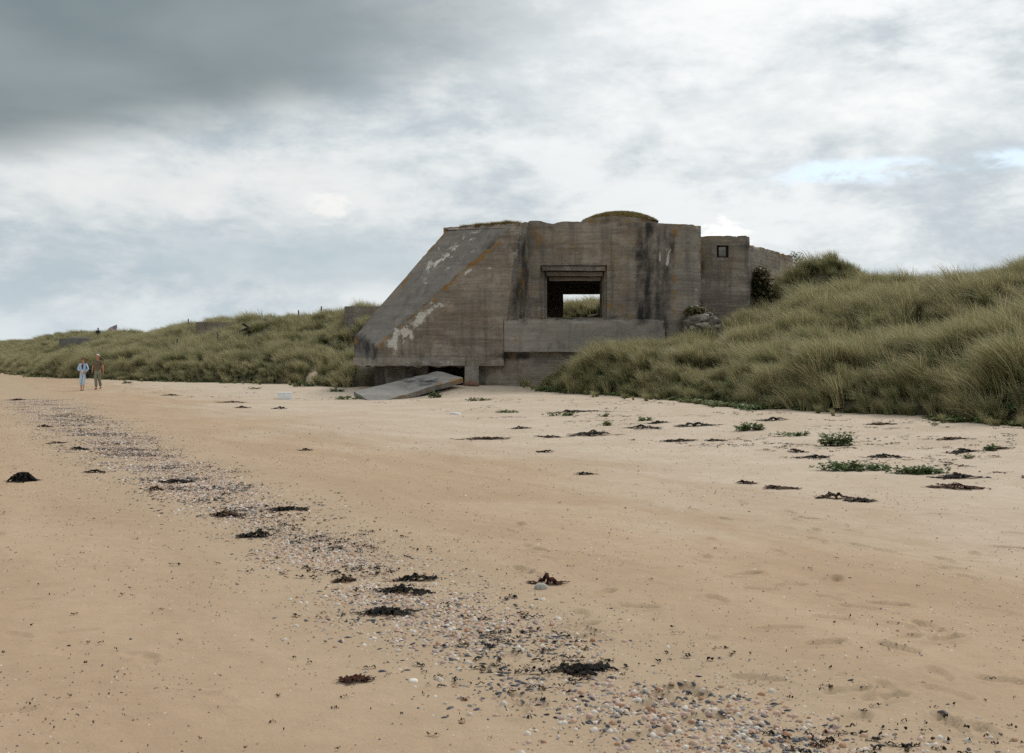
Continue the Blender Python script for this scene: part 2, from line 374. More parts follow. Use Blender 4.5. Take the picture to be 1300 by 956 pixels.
def beach_h(x, y, detail=False):
    x = np.asarray(x, float); y = np.asarray(y, float)
    d = signed(FOOT, x, y)
    h = .27 * sstep(-9, 1, d) + .2 * np.exp(-(((x + 2.5) / 1.5) ** 2 + ((y - 45.) / 1.6) ** 2)) + .17 * np.exp(-(((x + 1.6) / 3.4) ** 2 + ((y - 47.2) / 2.4) ** 2))
    h = h + .05 * fbm(x / 4., y / 4., seed=21, oct=3) * sstep(2, 12, y) + .03 * fbm(x / .9, y / .9, seed=22, oct=3) * sstep(-9, -2, d)
    if detail:
        h = h + .008 * fbm(x / .5, y / .5, seed=23, oct=3) + .0035 * fbm(x / .09, y / .09, seed=24, oct=2)
        for fx, fy, a, s in PRINTS:
            m = (np.abs(x - fx) < .45) & (np.abs(y - fy) < .45)
            if not m.any(): continue
            ux, uy = math.sin(a), math.cos(a)
            lx = (x[m] - fx) * uy - (y[m] - fy) * ux; ly = (x[m] - fx) * ux + (y[m] - fy) * uy
            wv = .055 ; r = np.sqrt((lx / wv) ** 2 + (ly / .14) ** 2)
            side = .45 + .55 * np.clip(ly / .14, -1, 1) ** 2; h[m] += 1.45 * s * (-.026 * side * (1 - sstep(.78, 1.0, r)) + .010 * np.exp(-((r - 1.2) / .2) ** 2))
    return h

def dune_h(x, y):
    x = np.asarray(x, float); y = np.asarray(y, float)
    d = foot_d(x, y)
    right = sstep(2, 9, x + .15 * (y - 45))
    amp = 2.65 + .38 * right
    dd = np.maximum(d, 0)
    h = -.45 + .62 * sstep(-.9, .25, d) + 1.25 * (1 - np.exp(-dd / .8)) + amp * sstep(2.2, 15.5, dd) - .5 * sstep(22, 60, dd)
    und = (.36 + .19 * right) * fbm(x / 5.5, y / 5.5, seed=31, oct=3) + .22 * fbm(x / 1.7, y / 1.7, seed=33, oct=3)
    h = h + und * sstep(.3, 4, dd)
    for bx, by, a, r in BUMPS: h = h + a * np.exp(-(((x - bx) ** 2 + (y - by) ** 2) / (r * r)))
    # sandy gully up the bank left of the bunker
    gx = np.interp(y, (54, 62), (-10.6, -9.3)); h = h - .5 * np.exp(-((x - gx) / .6) ** 2) * sstep(.2, 1.5, dd) * sstep(7.5, 5, dd)
    # nothing inside the bunker
    inside = sstep(-3.4, -2.9, x) * sstep(8.5, 8., x) * sstep(48.4, 48.9, y) * sstep(58.6, 58., y)
    h = np.where(inside > 0, h * (1 - inside) + np.minimum(h, 2.2) * inside, h)
    under = sstep(-7.6, -6.6, x) * sstep(1.6, .6, x) * sstep(45., 46., y) * sstep(52.5, 51., y)
    h = h * (1 - under) + np.minimum(h, -.4) * under
    lk = sstep(8., 8.3, x) * sstep(10.9, 10.5, x) * sstep(49.6, 50, y) * sstep(52.4, 52., y)
    return h * (1 - lk) + np.minimum(h, 3.) * lk
BUMPS = [(-9.3, 66.2, .75, 1.9), (3.6, 65, -1.15, 4.), (3.9, 42.6, .45, 1.1), (14.6, 51, 1.6, 1.7), (19.5, 46, -.45, 5.), (9.6, 46.5, .5, 1.6), (4.6, 40.2, .35, 1.8), (-16.5, 75, .7, 2.2), (-9.6, 73, .6, 2.4), (-43, 115, -.75, 9.), (-37, 99, -.5, 6), (-25, 86, .2, 5), (-60, 150, .6, 8)]

def axis(lo, f0, f1, hi, fine, g):
    a = list(np.arange(f0, f1, fine)); t = f1; s = fine
    while t < hi: a.append(t); s = min(s * (1 + g), 60); t += s
    a.append(hi); t = f0; s = fine
    while t > lo: s = min(s * (1 + g), 60); t -= s; a.append(t)
    return np.array(sorted(a))
def sheet(xs, ys, hf):
    X, Y = np.meshgrid(xs, ys); Z = hf(X.ravel(), Y.ravel())
    i = np.arange(X.size).reshape(X.shape)
    Q = np.stack([i[:-1, :-1].ravel(), i[:-1, 1:].ravel(), i[1:, 1:].ravel(), i[1:, :-1].ravel()], 1)
    return np.stack([X.ravel(), Y.ravel(), Z], 1), Q
V, Q = sheet(axis(-2600, -4.2, 5.0, 2600, .021, .04), axis(-900, 3.9, 11.5, 4500, .021, .04), lambda x, y: beach_h(x, y, True))
sd = signed(SHELL, V[:, 0], V[:, 1])
dryv = sstep(.5, 10., sd + 2.2 * fbm(V[:, 0] / 4, V[:, 1] / 4, seed=41))
greyv = np.exp(-(sd / 1.3) ** 2)
beach = obj('beach', mesh_from('beach', V, Q, {'dry': ('FLOAT', dryv), 'grey': ('FLOAT', greyv)}), m_sand); tag(beach, kind='structure')
V, Q = sheet(axis(-700, -30, 26, 700, .32, .03), axis(-60, 18, 72, 1500, .32, .03), dune_h)
cov = sstep(-.5, .15, foot_d(V[:, 0], V[:, 1])) * (1 - .95 * np.exp(-((V[:, 0] - np.interp(V[:, 1], (54, 62), (-10.6, -9.3))) / .55) ** 2) * sstep(63, 60, V[:, 1]) * sstep(50, 52, V[:, 1]))
dune = obj('dune', mesh_from('dune', V, Q, {'cover': ('FLOAT', cov)}), m_dune); tag(dune, kind='structure')
def ground(x, y):
    x = np.atleast_1d(np.asarray(x, float)); y = np.atleast_1d(np.asarray(y, float))
    return np.maximum(beach_h(x, y), dune_h(x, y))
def on_beach(px, py):
    """the point of the sand seen at a pixel"""
    D = EYE * F / max(py - HY, 2)
    for _ in range(12): D = .5 * D + .5 * (EYE - float(ground((px - HX) * D / F, D)[0])) * F / (py - HY)
    X = (px - HX) * D / F
    return np.array([X, D, float(ground(X, D)[0])])

# ------------------------------------------------------------------ bunker
FY, RY = 47.0, 48.5
def segd(p, a, b):
    """distance in x-z of points to the segment a-b (points given as photo pixels on the facade)"""
    a = np.asarray(a, float); b = np.asarray(b, float); u = b - a; L = max(u @ u, 1e-9)
    t = np.clip(((p - a) @ u) / L, 0, 1); q = p - a - t[:, None] * u
    return np.sqrt((q ** 2).sum(1))
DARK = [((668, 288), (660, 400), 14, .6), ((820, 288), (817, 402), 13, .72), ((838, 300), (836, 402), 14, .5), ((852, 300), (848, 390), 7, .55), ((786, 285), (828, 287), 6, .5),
        ((610, 452), (700, 452), 7, .6), ((454, 432), (474, 448), 12, .75), ((612, 462), (612, 486), 9, .5), ((700, 440), (800, 440), 6, .35), ((690, 340), (768, 340), 6, .4),  # first entry paints the overhang's shadow line below the ledge
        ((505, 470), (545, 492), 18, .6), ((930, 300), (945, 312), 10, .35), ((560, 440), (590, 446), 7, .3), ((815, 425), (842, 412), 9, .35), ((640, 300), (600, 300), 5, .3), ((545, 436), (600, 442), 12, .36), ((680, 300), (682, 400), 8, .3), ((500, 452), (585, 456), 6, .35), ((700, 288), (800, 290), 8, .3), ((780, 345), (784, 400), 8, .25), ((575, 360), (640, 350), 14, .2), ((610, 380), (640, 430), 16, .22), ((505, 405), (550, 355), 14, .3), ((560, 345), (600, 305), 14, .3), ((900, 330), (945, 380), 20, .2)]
LICH = [((478, 441), (560, 372), 4, .55), ((556, 372), (640, 302), 4, .62), ((480, 394), (566, 294), 4, .5), ((664, 288), (688, 300), 13, .42), ((664, 330), (660, 402), 9, .42), ((676, 392), (690, 402), 7, .5),
        ((772, 388), (800, 400), 9, .5), ((690, 305), (800, 318), 17, .30), ((857, 290), (857, 404), 5, .42), ((846, 286), (892, 287), 4, .55), ((896, 300), (952, 300), 3, .5), ((952, 310), (1006, 326), 3, .6),
        ((745, 280), (830, 280), 4, .5), ((860, 300), (848, 330), 10, .34), ((782, 340), (800, 380), 12, .3), ((893, 310), (893, 350), 4, .5), ((655, 420), (650, 455), 6, .35), ((640, 462), (690, 480), 14, .25), ((985, 330), (1004, 335), 7, .4), ((452, 425), (452, 440), 3, .5), ((560, 487), (588, 481), 4, .75), ((500, 507), (560, 489), 2.5, .45)]
LIME = [((497, 434), (530, 410), 8, .72), ((502, 420), (503, 448), 4, .9), ((512, 420), (512, 438), 4, .7), ((521, 412), (521, 428), 4, .6), ((530, 408), (548, 392), 8, .6), ((550, 340), (585, 308), 22, .30), ((540, 350), (560, 330), 10, .42), ((533, 402), (533, 416), 2, .6), ((541, 398), (541, 413), 2, .65), ((545, 338), (572, 318), 9, .5), ((555, 322), (580, 314), 9, .38),
        ((585, 300), (620, 293), 10, .26), ((604, 340), (628, 340), 4, .5), ((602, 340), (592, 347), 3, .5), ((552, 388), (560, 386), 4, .55), ((838, 318), (838, 332), 2.4, .62), ((848, 318), (849, 336), 2.8, .75), ((843, 314), (850, 316), 2.4, .6),
        ((885, 345), (886, 368), 6, .28), ((480, 457), (588, 462), 3.5, .32), ((592, 450), (602, 452), 10, .2), ((520, 360), (545, 350), 9, .24), ((712, 322), (780, 318), 5, .1)]
EDGES = [((478, 440), (647, 289)), ((450, 426), (566, 293)), ((566, 290), (657, 285)), ((672, 283), (830, 279)), ((858, 285), (892, 286)), ((892, 286), (888, 395)), ((657, 284), (645, 402)), ((645, 405), (845, 405)), ((845, 405), (845, 450)), ((892, 300), (952, 300)), ((952, 300), (952, 390)), ((450, 462), (590, 465)), ((952, 309), (1006, 325)), ((449, 497), (475, 512)), ((475, 512), (588, 479)), ((640, 449), (700, 449))]
def concrete_part(name, mb, parent, mat=None, rough=.022, label=None):
    V, Q, tone = mb.get()
    s = np.stack([V[:, 0] * F / V[:, 1] + HX, HY - (V[:, 2] - EYE) * F / V[:, 1]], 1)
    st = np.zeros((len(V), 4)); st[:, 3] = 1
    wob = 3.5 * np.stack([fbm(V[:, 0] / .35, V[:, 1] / .35, V[:, 2] / .35, seed=90, oct=3), fbm(V[:, 0] / .35, V[:, 1] / .35, V[:, 2] / .35, seed=94, oct=3)], 1)
    patch = [np.clip(.75 + .9 * fbm(V[:, 0] / .3, V[:, 1] / .3, V[:, 2] / (.9 if q == 0 else .3), seed=101 + q, oct=3), .1, 1.15) for q in range(3)]
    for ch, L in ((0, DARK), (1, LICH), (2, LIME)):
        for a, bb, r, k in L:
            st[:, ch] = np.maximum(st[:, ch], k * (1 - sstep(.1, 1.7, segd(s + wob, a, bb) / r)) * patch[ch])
    x, y, z = V.T
    big = np.where(tone < -.4, .05, rough)[:, None] * np.stack([fbm(x / .5, y / .5, z / .5, seed=51 + q, oct=4) for q in range(3)], 1)
    chip = np.maximum(0, fbm(x / .28, y / .28, z / .28, seed=60, oct=3) - .38) * .10
    V = V + big; V[:, 1] += chip * (rough > .015)
    ed = np.full(len(V), 1e9)
    for a, bb in EDGES: ed = np.minimum(ed, segd(s, a, bb))
    bite = np.clip(1 - ed / 4.5, 0, 1) * np.maximum(0, fbm(x / .45, y / .45, z / .45, seed=77, oct=4) + .02) * (.34 if parent is not None else .08) * (rough > .013)
    V[:, 1] += bite; V[:, 2] -= .55 * bite
    o = obj(name, mesh_from(name, V, Q, {'tone': ('FLOAT', tone), 'stain_shade': ('FLOAT_COLOR', st)}), mat or m_conc, parent)
    if label: o['label'] = label
    return o

bunker = empty('bunker', (0, 0, 0))
tag(bunker, 'large ruined concrete gun bunker with sloping wing wall and dark square embrasure', 'bunker')

# wing wall: front, sloping face, end and hidden sides
P1 = P(478, 440, FY); P2 = P(450, 426, 49.); P3 = P(647, 289, FY); P4 = P(566, 293, 49.3)
zb, ztop = 1.28, 7.36
def xl(z): return np.where(z < P1[2], P1[0], P1[0] + (z - P1[2]) / (P3[2] - P1[2]) * (P3[0] - P1[0]))
def xr(z): return np.where(z < 3.28, -.36, -.20 + (z - 3.28) / (ztop - 3.28) * .44)
mb = MB()
def front(u, v):
    z = zb + (P3[2] - zb) * v; return xl(z) * (1 - u) + xr(z) * u, FY + 0 * u, z
mb.grid(front, 130, 120)
mb.quad(P3, (xr(np.array(P3[2])), FY, P3[2]), (.24, FY, ztop), (P3[0] + .05, FY + .05, ztop), .06)
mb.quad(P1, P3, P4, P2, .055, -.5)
P3t = np.array([P3[0] + .05, FY + .05, ztop]); P4t = np.array([P4[0] + .12, 49.35, ztop + .12])
mb.quad(P3, P3t, P4t, P4 - np.array([.06, 0, -.03]), .055, -.05)
e0, e1 = np.array([P1[0], FY, zb]), np.array([P2[0], 49., zb])
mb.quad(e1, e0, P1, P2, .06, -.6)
back = np.array([0, 3., 0])
mb.quad(P2, P4, P4 + back, P2 + back, .12, -.2); mb.quad(e1 + back, e1, P2, P2 + back, .15, -.2)
mb.quad((e1 + back), (-.3, 52., zb), (-.3, 52., P2[2]), P2 + back, .2); mb.quad(P2 + back, (-.3, 52, P2[2]), (-.3, 52, ztop), P4 + back, .2)
mb.quad(e0, (-.36, FY, zb), (-.36, 52., zb), e1 + back, .12, -.1)
mb.quad((.24, FY, ztop), (.75, RY, 7.62), (.75, RY, 3.2), (-.20, FY, 3.2), .06, -.1)        # splayed return to the embrasure
mb.quad((-.36, FY, 1.2), (-.36, 48, 1.2), (-.36, 48, 3.3), (-.36, FY, 3.3), .2)
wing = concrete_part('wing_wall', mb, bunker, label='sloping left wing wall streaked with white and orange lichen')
mb = MB()
lp = [e1 + (-.07, -.02, .02), e0 + (-.03, -.07, .02), np.array([-2.02, FY - .07, zb + .02])]
for a, c in ((lp[0], lp[1]), (lp[1], lp[2])):
    h0, h1 = np.array([0, 0, .0]), np.array([0, 0, .34])
    mb.quad(a + h0, c + h0, c + h1, a + h1, .05, .32)
    mb.quad(a + h1, c + h1, c + h1 + (.02, .09, 0), a + h1 + (.09, .05, 0), .06, .2)
    mb.quad(a + h0, c + h0, c + h0 + (.02, .09, 0), a + h0 + (.09, .05, 0), .06, .0)
concrete_part('lip', mb, wing, rough=.045)
# broken end of the roof edge above the slope
mb = MB()
q0, q1 = P(563, 300, 49.4), P(566, 290, 49.4)
mb.box(q0[0], q0[0] + 1.0, 49.36, 51.5, q0[2] + .02, q1[2] + .05, .07, -.1)
concrete_part('roof_edge', mb, bunker, rough=.07)

# embrasure wall with its stepped opening
def rect(px0, py0, px1, py1, Y): a, c = P(px0, py1, Y), P(px1, py0, Y); return a[0], c[0], a[2], c[2], Y
R1 = rect(686, 337, 770.5, 404.5, RY); R2 = rect(691, 344, 767, 404, RY + .28); R3 = rect(694.5, 351, 764.5, 403.3, RY + .62)
wx0, wx1, wz0 = .75, 5.66, 3.15
def wtop(x): return 7.60 + .16 * sstep(3.0, 3.35, x) + .06 * fbm(x / .6, x * 0, seed=71, oct=2) + .10 * np.exp(-((x - 4.7) / .8) ** 2)
mb = MB()
x0, x1, z0, z1, _ = R1
mb.quad((wx0, RY, wz0), (x0, RY, wz0), (x0, RY, z1), (wx0, RY, z1), .055); mb.quad((x1, RY, wz0), (wx1, RY, wz0), (wx1, RY, z1), (x1, RY, z1), .055)
mb.quad((x0, RY, wz0), (x1, RY, wz0), (x1, RY, z0), (x0, RY, z0), .055)
def up(u, v): x = wx0 + (wx1 - wx0) * u; return x, RY + 0 * u, z1 + (wtop(x) - z1) * v
mb.grid(up, 90, 36)
mb.grid(lambda u, v: (wx0 + (wx1 - wx0) * u, RY + 1.2 * v, wtop(wx0 + (wx1 - wx0) * u) - .02 * v), 60, 12, -.1)
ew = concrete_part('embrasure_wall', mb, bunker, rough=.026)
mb = MB()
def jamb(R, Y1, tone=0.):
    x0, x1, z0, z1, Y0 = R
    mb.quad((x0, Y0, z0), (x0, Y1, z0), (x0, Y1, z1), (x0, Y0, z1), .06, tone); mb.quad((x1, Y1, z0), (x1, Y0, z0), (x1, Y0, z1), (x1, Y1, z1), .06, tone)
    mb.quad((x0, Y0, z1), (x1, Y0, z1), (x1, Y1, z1), (x0, Y1, z1), .06, tone); mb.quad((x0, Y0, z0), (x1, Y0, z0), (x1, Y1, z0), (x0, Y1, z0), .06, tone)
def ring(Ra, Rb, Y, tone=0.):
    a0, a1, b0, b1, _ = Ra; c0, c1, d0, d1, _ = Rb
    mb.quad((a0, Y, b0), (c0, Y, d0), (c0, Y, d1), (a0, Y, b1), .05, tone); mb.quad((c1, Y, d0), (a1, Y, b0), (a1, Y, b1), (c1, Y, d1), .05, tone)
    mb.quad((c0, Y, d1), (c1, Y, d1), (a1, Y, b1), (a0, Y, b1), .05, tone); mb.quad((a0, Y, b0), (a1, Y, b0), (c1, Y, d0), (c0, Y, d0), .05, tone)
jamb(R1, RY + .28, .15); ring(R1, R2, RY + .28, .1); jamb(R2, RY + .62, .3); ring(R2, R3, RY + .62, .2); jamb(R3, RY + 2.0, .1)
concrete_part('embrasure_frame', mb, ew, rough=.012)
for nm, py0, py1, Y0, dpt in (('lintel_beam', 338.2, 343.5, RY + .04, .2), ('lintel_beam', 345.2, 350.2, RY + .34, .22), ('lintel_beam', 352, 356.5, RY + .75, .2)):
    a, c = P(688 if py0 < 340 else 694 if py0 < 350 else 697, py1, Y0), P(768.6 if py0 < 340 else 765 if py0 < 350 else 762.5, py0, Y0); mb = MB()
    mb.box(a[0], c[0], Y0, Y0 + dpt, a[2], c[2], .07, .05); concrete_part(nm, mb, ew, rough=.016)
# pier right of the embrasure, with its splayed return
mb = MB(); pl, prr = 7.02, 8.12; zt = 7.32
def pier(u, v):
    z = 2.2 + (zt - 2.2) * v; a = pl - .22 * (1 - v); bR = prr - .75 * sstep(4.0, 2.6, z)
    return a * (1 - u) + bR * u, FY + .4 * u ** 2, z
mb.grid(pier, 24, 90, .14)
mb.quad((5.66, RY, 2.2), (pl - .22, FY, 2.2), (pl, FY, zt), (5.66, RY, 7.60), .055, -.12)
mb.quad((prr - .75, FY + .4, 2.2), (prr, 58, 2.2), (prr, 58, 4.0), (prr, FY + .4, 4.0), .2); mb.quad((prr, FY + .4, 4.0), (prr, 58, 4.), (prr, 58, zt), (prr, FY + .4, zt), .2)
mb.quad((pl, FY, zt), (prr, FY + .4, zt), (prr, 49.2, zt + .02), (5.66, 49.2, zt + .12), .15)
mb.quad((5.66, RY, 7.60), (pl, FY, zt), (5.66, 49.2, 7.44), (5.66, 49.2, 7.44), .2)
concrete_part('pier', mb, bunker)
# ledge below the embrasure
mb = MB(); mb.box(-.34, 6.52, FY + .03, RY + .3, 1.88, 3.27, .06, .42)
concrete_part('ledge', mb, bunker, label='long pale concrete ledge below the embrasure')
# foundations: recessed wall, support pillar, rubble footing, sides
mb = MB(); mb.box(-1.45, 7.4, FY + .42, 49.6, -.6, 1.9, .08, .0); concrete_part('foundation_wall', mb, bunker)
mb = MB(); mb.box(-2.02, -1.42, FY + .01, 47.9, -.5, 1.62, .06, .4, 't'); mb.quad((-2.02, FY + .01, 1.62), (-1.42, FY + .01, 1.62), (-1.42, FY + .05, 1.95), (-2.02, FY + .05, 1.95), .06, .25)
concrete_part('support_pillar', mb, bunker, rough=.03)
mb = MB(); mb.box(-5.5, -3.7, 48.4, 50.4, -.6, 1.34, .09, -.35); concrete_part('footing', mb, bunker, rough=.2)
mb = MB(); mb.box(-6.4, -1.4, 51.4, 51.8, -.6, 1.4, .2, -.3); mb.quad((-1.98, 47.9, -.6), (-1.98, 51.6, -.6), (-1.98, 51.6, 1.4), (-1.98, 47.9, 1.4), .2, -.3); concrete_part('foundation_wall', mb, bunker)
# body: sides, rear wall with opening, floor, ceiling, roof
mb = MB(); mb.quad((-3.0, 58, -.5), (-3.0, 49.4, -.5), (-3.0, 49.4, 7.36), (-3.0, 58, 7.36), .25); mb.quad((-.3, 50, 2.8), (-.3, 58, 2.8), (-.3, 58, 5.5), (-.3, 50, 5.5), .3)
mb.quad((6.9, 50, 2.8), (6.9, 58, 2.8), (6.9, 58, 5.5), (6.9, 50, 5.5), .3); mb.quad((-.3, 50, 2.8), (R3[0], 50, 2.8), (R3[0], 50, 5.5), (-.3, 50, 5.5), .3); mb.quad((R3[1], 50, 2.8), (6.9, 50, 2.8), (6.9, 50, 5.5), (R3[1], 50, 5.5), .3)
mb.quad((R3[0], 50, 2.8), (R3[1], 50, 2.8), (R3[1], 50, R3[2]), (R3[0], 50, R3[2]), .3); mb.quad((R3[0], 50, R3[3]), (R3[1], 50, R3[3]), (R3[1], 50, 5.6), (R3[0], 50, 5.6), .3)
concrete_part('side_wall', mb, bunker)
ox0, ox1, oz0, oz1 = P(715, 373, 57.6)[0], 6.2, 2.82, P(715, 373, 57.6)[2]
mb = MB()
for Y in (57.6, 58.2):
    mb.quad((-3, Y, 0), (ox0, Y, 0), (ox0, Y, oz1), (-3, Y, oz1), .3); mb.quad((ox1, Y, 0), (8.1, Y, 0), (8.1, Y, oz1), (ox1, Y, oz1), .3)
    mb.quad((-3, Y, oz1), (8.1, Y, oz1), (8.1, Y, 7.36), (-3, Y, 7.36), .3); mb.quad((ox0, Y, 0), (ox1, Y, 0), (ox1, Y, oz0), (ox0, Y, oz0), .3)
mb.quad((ox0, 57.6, oz0), (ox0, 58.2, oz0), (ox0, 58.2, oz1), (ox0, 57.6, oz1), .3); mb.quad((ox1, 57.6, oz0), (ox1, 58.2, oz0), (ox1, 58.2, oz1), (ox1, 57.6, oz1), .3); mb.quad((ox0, 57.6, oz1), (ox1, 57.6, oz1), (ox1, 58.2, oz1), (ox0, 58.2, oz1), .3)
concrete_part('rear_wall', mb, bunker, rough=.015)
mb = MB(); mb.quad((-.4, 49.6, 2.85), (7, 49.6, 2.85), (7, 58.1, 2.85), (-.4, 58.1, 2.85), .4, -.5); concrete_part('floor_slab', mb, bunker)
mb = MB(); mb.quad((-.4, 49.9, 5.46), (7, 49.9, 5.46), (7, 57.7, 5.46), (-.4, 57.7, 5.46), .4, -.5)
mb.quad((-3, 49.2, 7.37), (8.12, 49.2, 7.37), (8.12, 58.2, 7.37), (-3, 58.2, 7.37), .25); mb.quad(P3t, (.24, FY, ztop), (.75, 49.3, 7.50), P4t, .12, -.05); mb.quad((.24, FY, ztop), (.76, RY, 7.62), (.76, 49.2, 7.5), (.75, 49.3, 7.50), .2)
roof = concrete_part('roof', mb, bunker)
# raised cupola on the roof under turf
mb = MB(); cx, cy = 4.9, 50.2
mb.grid(lambda u, v: (cx + 1.72 * np.cos(u * 6.2832) * (1 - .03 * v), cy + 1.62 * np.sin(u * 6.2832) * (1 - .03 * v), 7.3 + .50 * v), 90, 8, .05)
cup = concrete_part('cupola', mb, bunker, rough=.04)
V = []; nu, nv = 60, 14
u, v = np.meshgrid(np.linspace(0, 2 * math.pi, nu + 1), np.linspace(0.01, 1, nv + 1)); u = u.ravel(); v = v.ravel()
X = cx + 1.76 * v * np.cos(u); Yq = cy + 1.64 * v * np.sin(u); Zq = 7.80 + .42 * (1 - v ** 2.2) + .05 * fbm(X / .4, Yq / .4, seed=81)
i = np.arange(len(u)).reshape(nv + 1, nu + 1); Qt = np.stack([i[:-1, :-1].ravel(), i[:-1, 1:].ravel(), i[1:, 1:].ravel(), i[1:, :-1].ravel()], 1)
obj('turf_cap', mesh_from('turf_cap', np.stack([X, Yq, Zq], 1), Qt), plain('turf_soil', (.11, .085, .04), .95, .5, 5., bmp=.03), bunker)

# lookout block with its little window, and the wall running back from it
lx0, lx1, LY = 8.14, P(952, 300, 49.5)[0], 49.5; lz0, lz1 = 2.6, P(920, 300, 49.5)[2]
wa, wc = P(910, 327, LY), P(925, 311.5, LY)
mb = MB()
for Y in (LY, LY + .45):
    mb.quad((lx0, Y, lz0), (wa[0], Y, lz0), (wa[0], Y, lz1), (lx0, Y, lz1), .07); mb.quad((wc[0], Y, lz0), (lx1, Y, lz0), (lx1, Y, lz1 + .04), (wc[0], Y, lz1), .07)
    mb.quad((wa[0], Y, lz0), (wc[0], Y, lz0), (wc[0], Y, wa[2]), (wa[0], Y, wa[2]), .07); mb.quad((wa[0], Y, wc[2]), (wc[0], Y, wc[2]), (wc[0], Y, lz1), (wa[0], Y, lz1), .07)
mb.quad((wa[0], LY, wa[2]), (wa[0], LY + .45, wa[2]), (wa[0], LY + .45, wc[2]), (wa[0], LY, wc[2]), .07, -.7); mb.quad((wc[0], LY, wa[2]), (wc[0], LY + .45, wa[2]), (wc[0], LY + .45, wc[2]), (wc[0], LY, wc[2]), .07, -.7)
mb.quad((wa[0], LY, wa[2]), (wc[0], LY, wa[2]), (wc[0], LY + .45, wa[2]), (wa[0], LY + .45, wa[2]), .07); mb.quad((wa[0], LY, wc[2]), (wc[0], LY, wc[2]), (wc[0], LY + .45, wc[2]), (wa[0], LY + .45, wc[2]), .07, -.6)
mb.quad((lx0, LY, lz1), (lx1, LY, lz1 + .04), (lx1, LY + .45, lz1 + .04), (lx0, LY + .45, lz1), .1)
mb.quad((lx1, LY, lz0), (lx1, 52, lz0), (lx1, 52, lz1 - .02), (lx1, LY, lz1 + .04), .1); mb.quad((lx1 - .4, LY + .4, lz0), (lx1 - .4, 52, lz0), (lx1 - .4, 52, lz1), (lx1 - .4, LY + .4, lz1), .2)
mb.quad((lx1 - .4, LY + .4, lz1 + .01), (lx1, LY + .4, lz1 + .03), (lx1, 52, lz1 - .02), (lx1 - .4, 52, lz1 - .02), .2)
mb.box(lx0, lx1 - .02, 52.0, 52.4, lz0, lz1 - .12, .2, .95)
lk = concrete_part('lookout_block', mb, bunker, rough=.014, label='square end block with a tiny square window')
fm = MB(); s = .035
fx0, fx1, fz0, fz1 = wa[0] + .01, wc[0] - .01, wa[2] + .01, wc[2] - .01
for bb in ((fx0, fx0 + .1, fz0, fz1), (fx1 - .09, fx1, fz0, fz1), (fx0 + .1, fx1 - .09, fz1 - .06, fz1), (fx0 + .1, fx1 - .09, fz0, fz0 + .04)):
    fm.box(bb[0], bb[1], LY + .04, LY + .12, bb[2], bb[3], .1, -.95)
concrete_part('window_frame', fm, lk, plain('rusted_frame', (.012, .011, .010), .9), rough=.002)
a0, a1 = np.array([lx1 - .05, 49.9]), P(1006, 325, 56)[:2]; tz0, tz1 = P(952, 309, 49.9)[2], P(1006, 325, 56)[2]
nn = np.array([-(a1 - a0)[1], (a1 - a0)[0]]); nn = nn / np.linalg.norm(nn) * .4
mb = MB(); A = (*a0, 2.6); B = (*a1, 2.6); A2 = (*(a0 + nn), 2.6); B2 = (*(a1 + nn), 2.6)
up3 = lambda p, z: (p[0], p[1], z)
mb.quad(A, B, up3(B, tz1), up3(A, tz0), .09); mb.quad(B, B2, up3(B2, tz1), up3(B, tz1), .15); mb.quad(B2, A2, up3(A2, tz0), up3(B2, tz1), .2); mb.quad(up3(A, tz0), up3(B, tz1), up3(B2, tz1), up3(A2, tz0), .15)
concrete_part('retaining_wall', mb, bunker)

# fallen slab leaning on the sand in front of the void
m_ = MB(); A, B, Cc, D = P(449, 497, 43.), P(475, 512, 41.), P(588, 479.5, 44.5), P(556, 471, 46.5)
nrm = np.cross(B - A, D - A); nrm /= np.linalg.norm(nrm); nrm = nrm if nrm[2] > 0 else -nrm; dn = -nrm * .2
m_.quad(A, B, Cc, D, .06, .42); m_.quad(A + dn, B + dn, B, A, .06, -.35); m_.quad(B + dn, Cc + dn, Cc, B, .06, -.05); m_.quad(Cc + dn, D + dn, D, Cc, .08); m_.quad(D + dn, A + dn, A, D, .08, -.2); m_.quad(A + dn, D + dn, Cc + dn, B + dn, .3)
slab = concrete_part('fallen_slab', m_, None, m_slabc, .026); tag(slab, 'pale flat concrete slab tilted into the sand below the bunker wing', 'concrete slab', kind='thing')

# rough rock solids
def rock(name, c, r, seed, mat, parent=None, amp=.35, sub=3, flat=1.):
    bm = bmesh.new(); bmesh.ops.create_icosphere(bm, subdivisions=sub, radius=1.0)
    v = np.array([x.co[:] for x in bm.verts]); f = np.array([[x.index for x in q.verts] for q in bm.faces]); bm.free()
    s = 1 + amp * fbm(v[:, 0] * 1.3 + seed, v[:, 1] * 1.3, v[:, 2] * 1.3, seed=seed, oct=4)
    v = v * s[:, None]
    v = np.sign(v) * np.abs(v) ** .8
    V = v * np.asarray(r); V[:, 2] *= flat
    o = obj(name, mesh_from(name, V, f, {'tone': ('FLOAT', np.zeros(len(V)))}, smooth=False), mat, parent); o.location = c
    return o
m_rub = plain('rubble_stone', (.15, .13, .105), .95, .55, 3.5, bmp=.04)
rp = P(893, 408, 46.2)
rub = empty('rubble_chunk', (rp[0], rp[1], rp[2] - .35)); tag(rub, 'rough lump of broken grey concrete rubble beside the bunker pier', 'rubble')
rock('core', (0, .25, .05), (.80, .5, .55), 3, m_rub, rub, .75, 4)
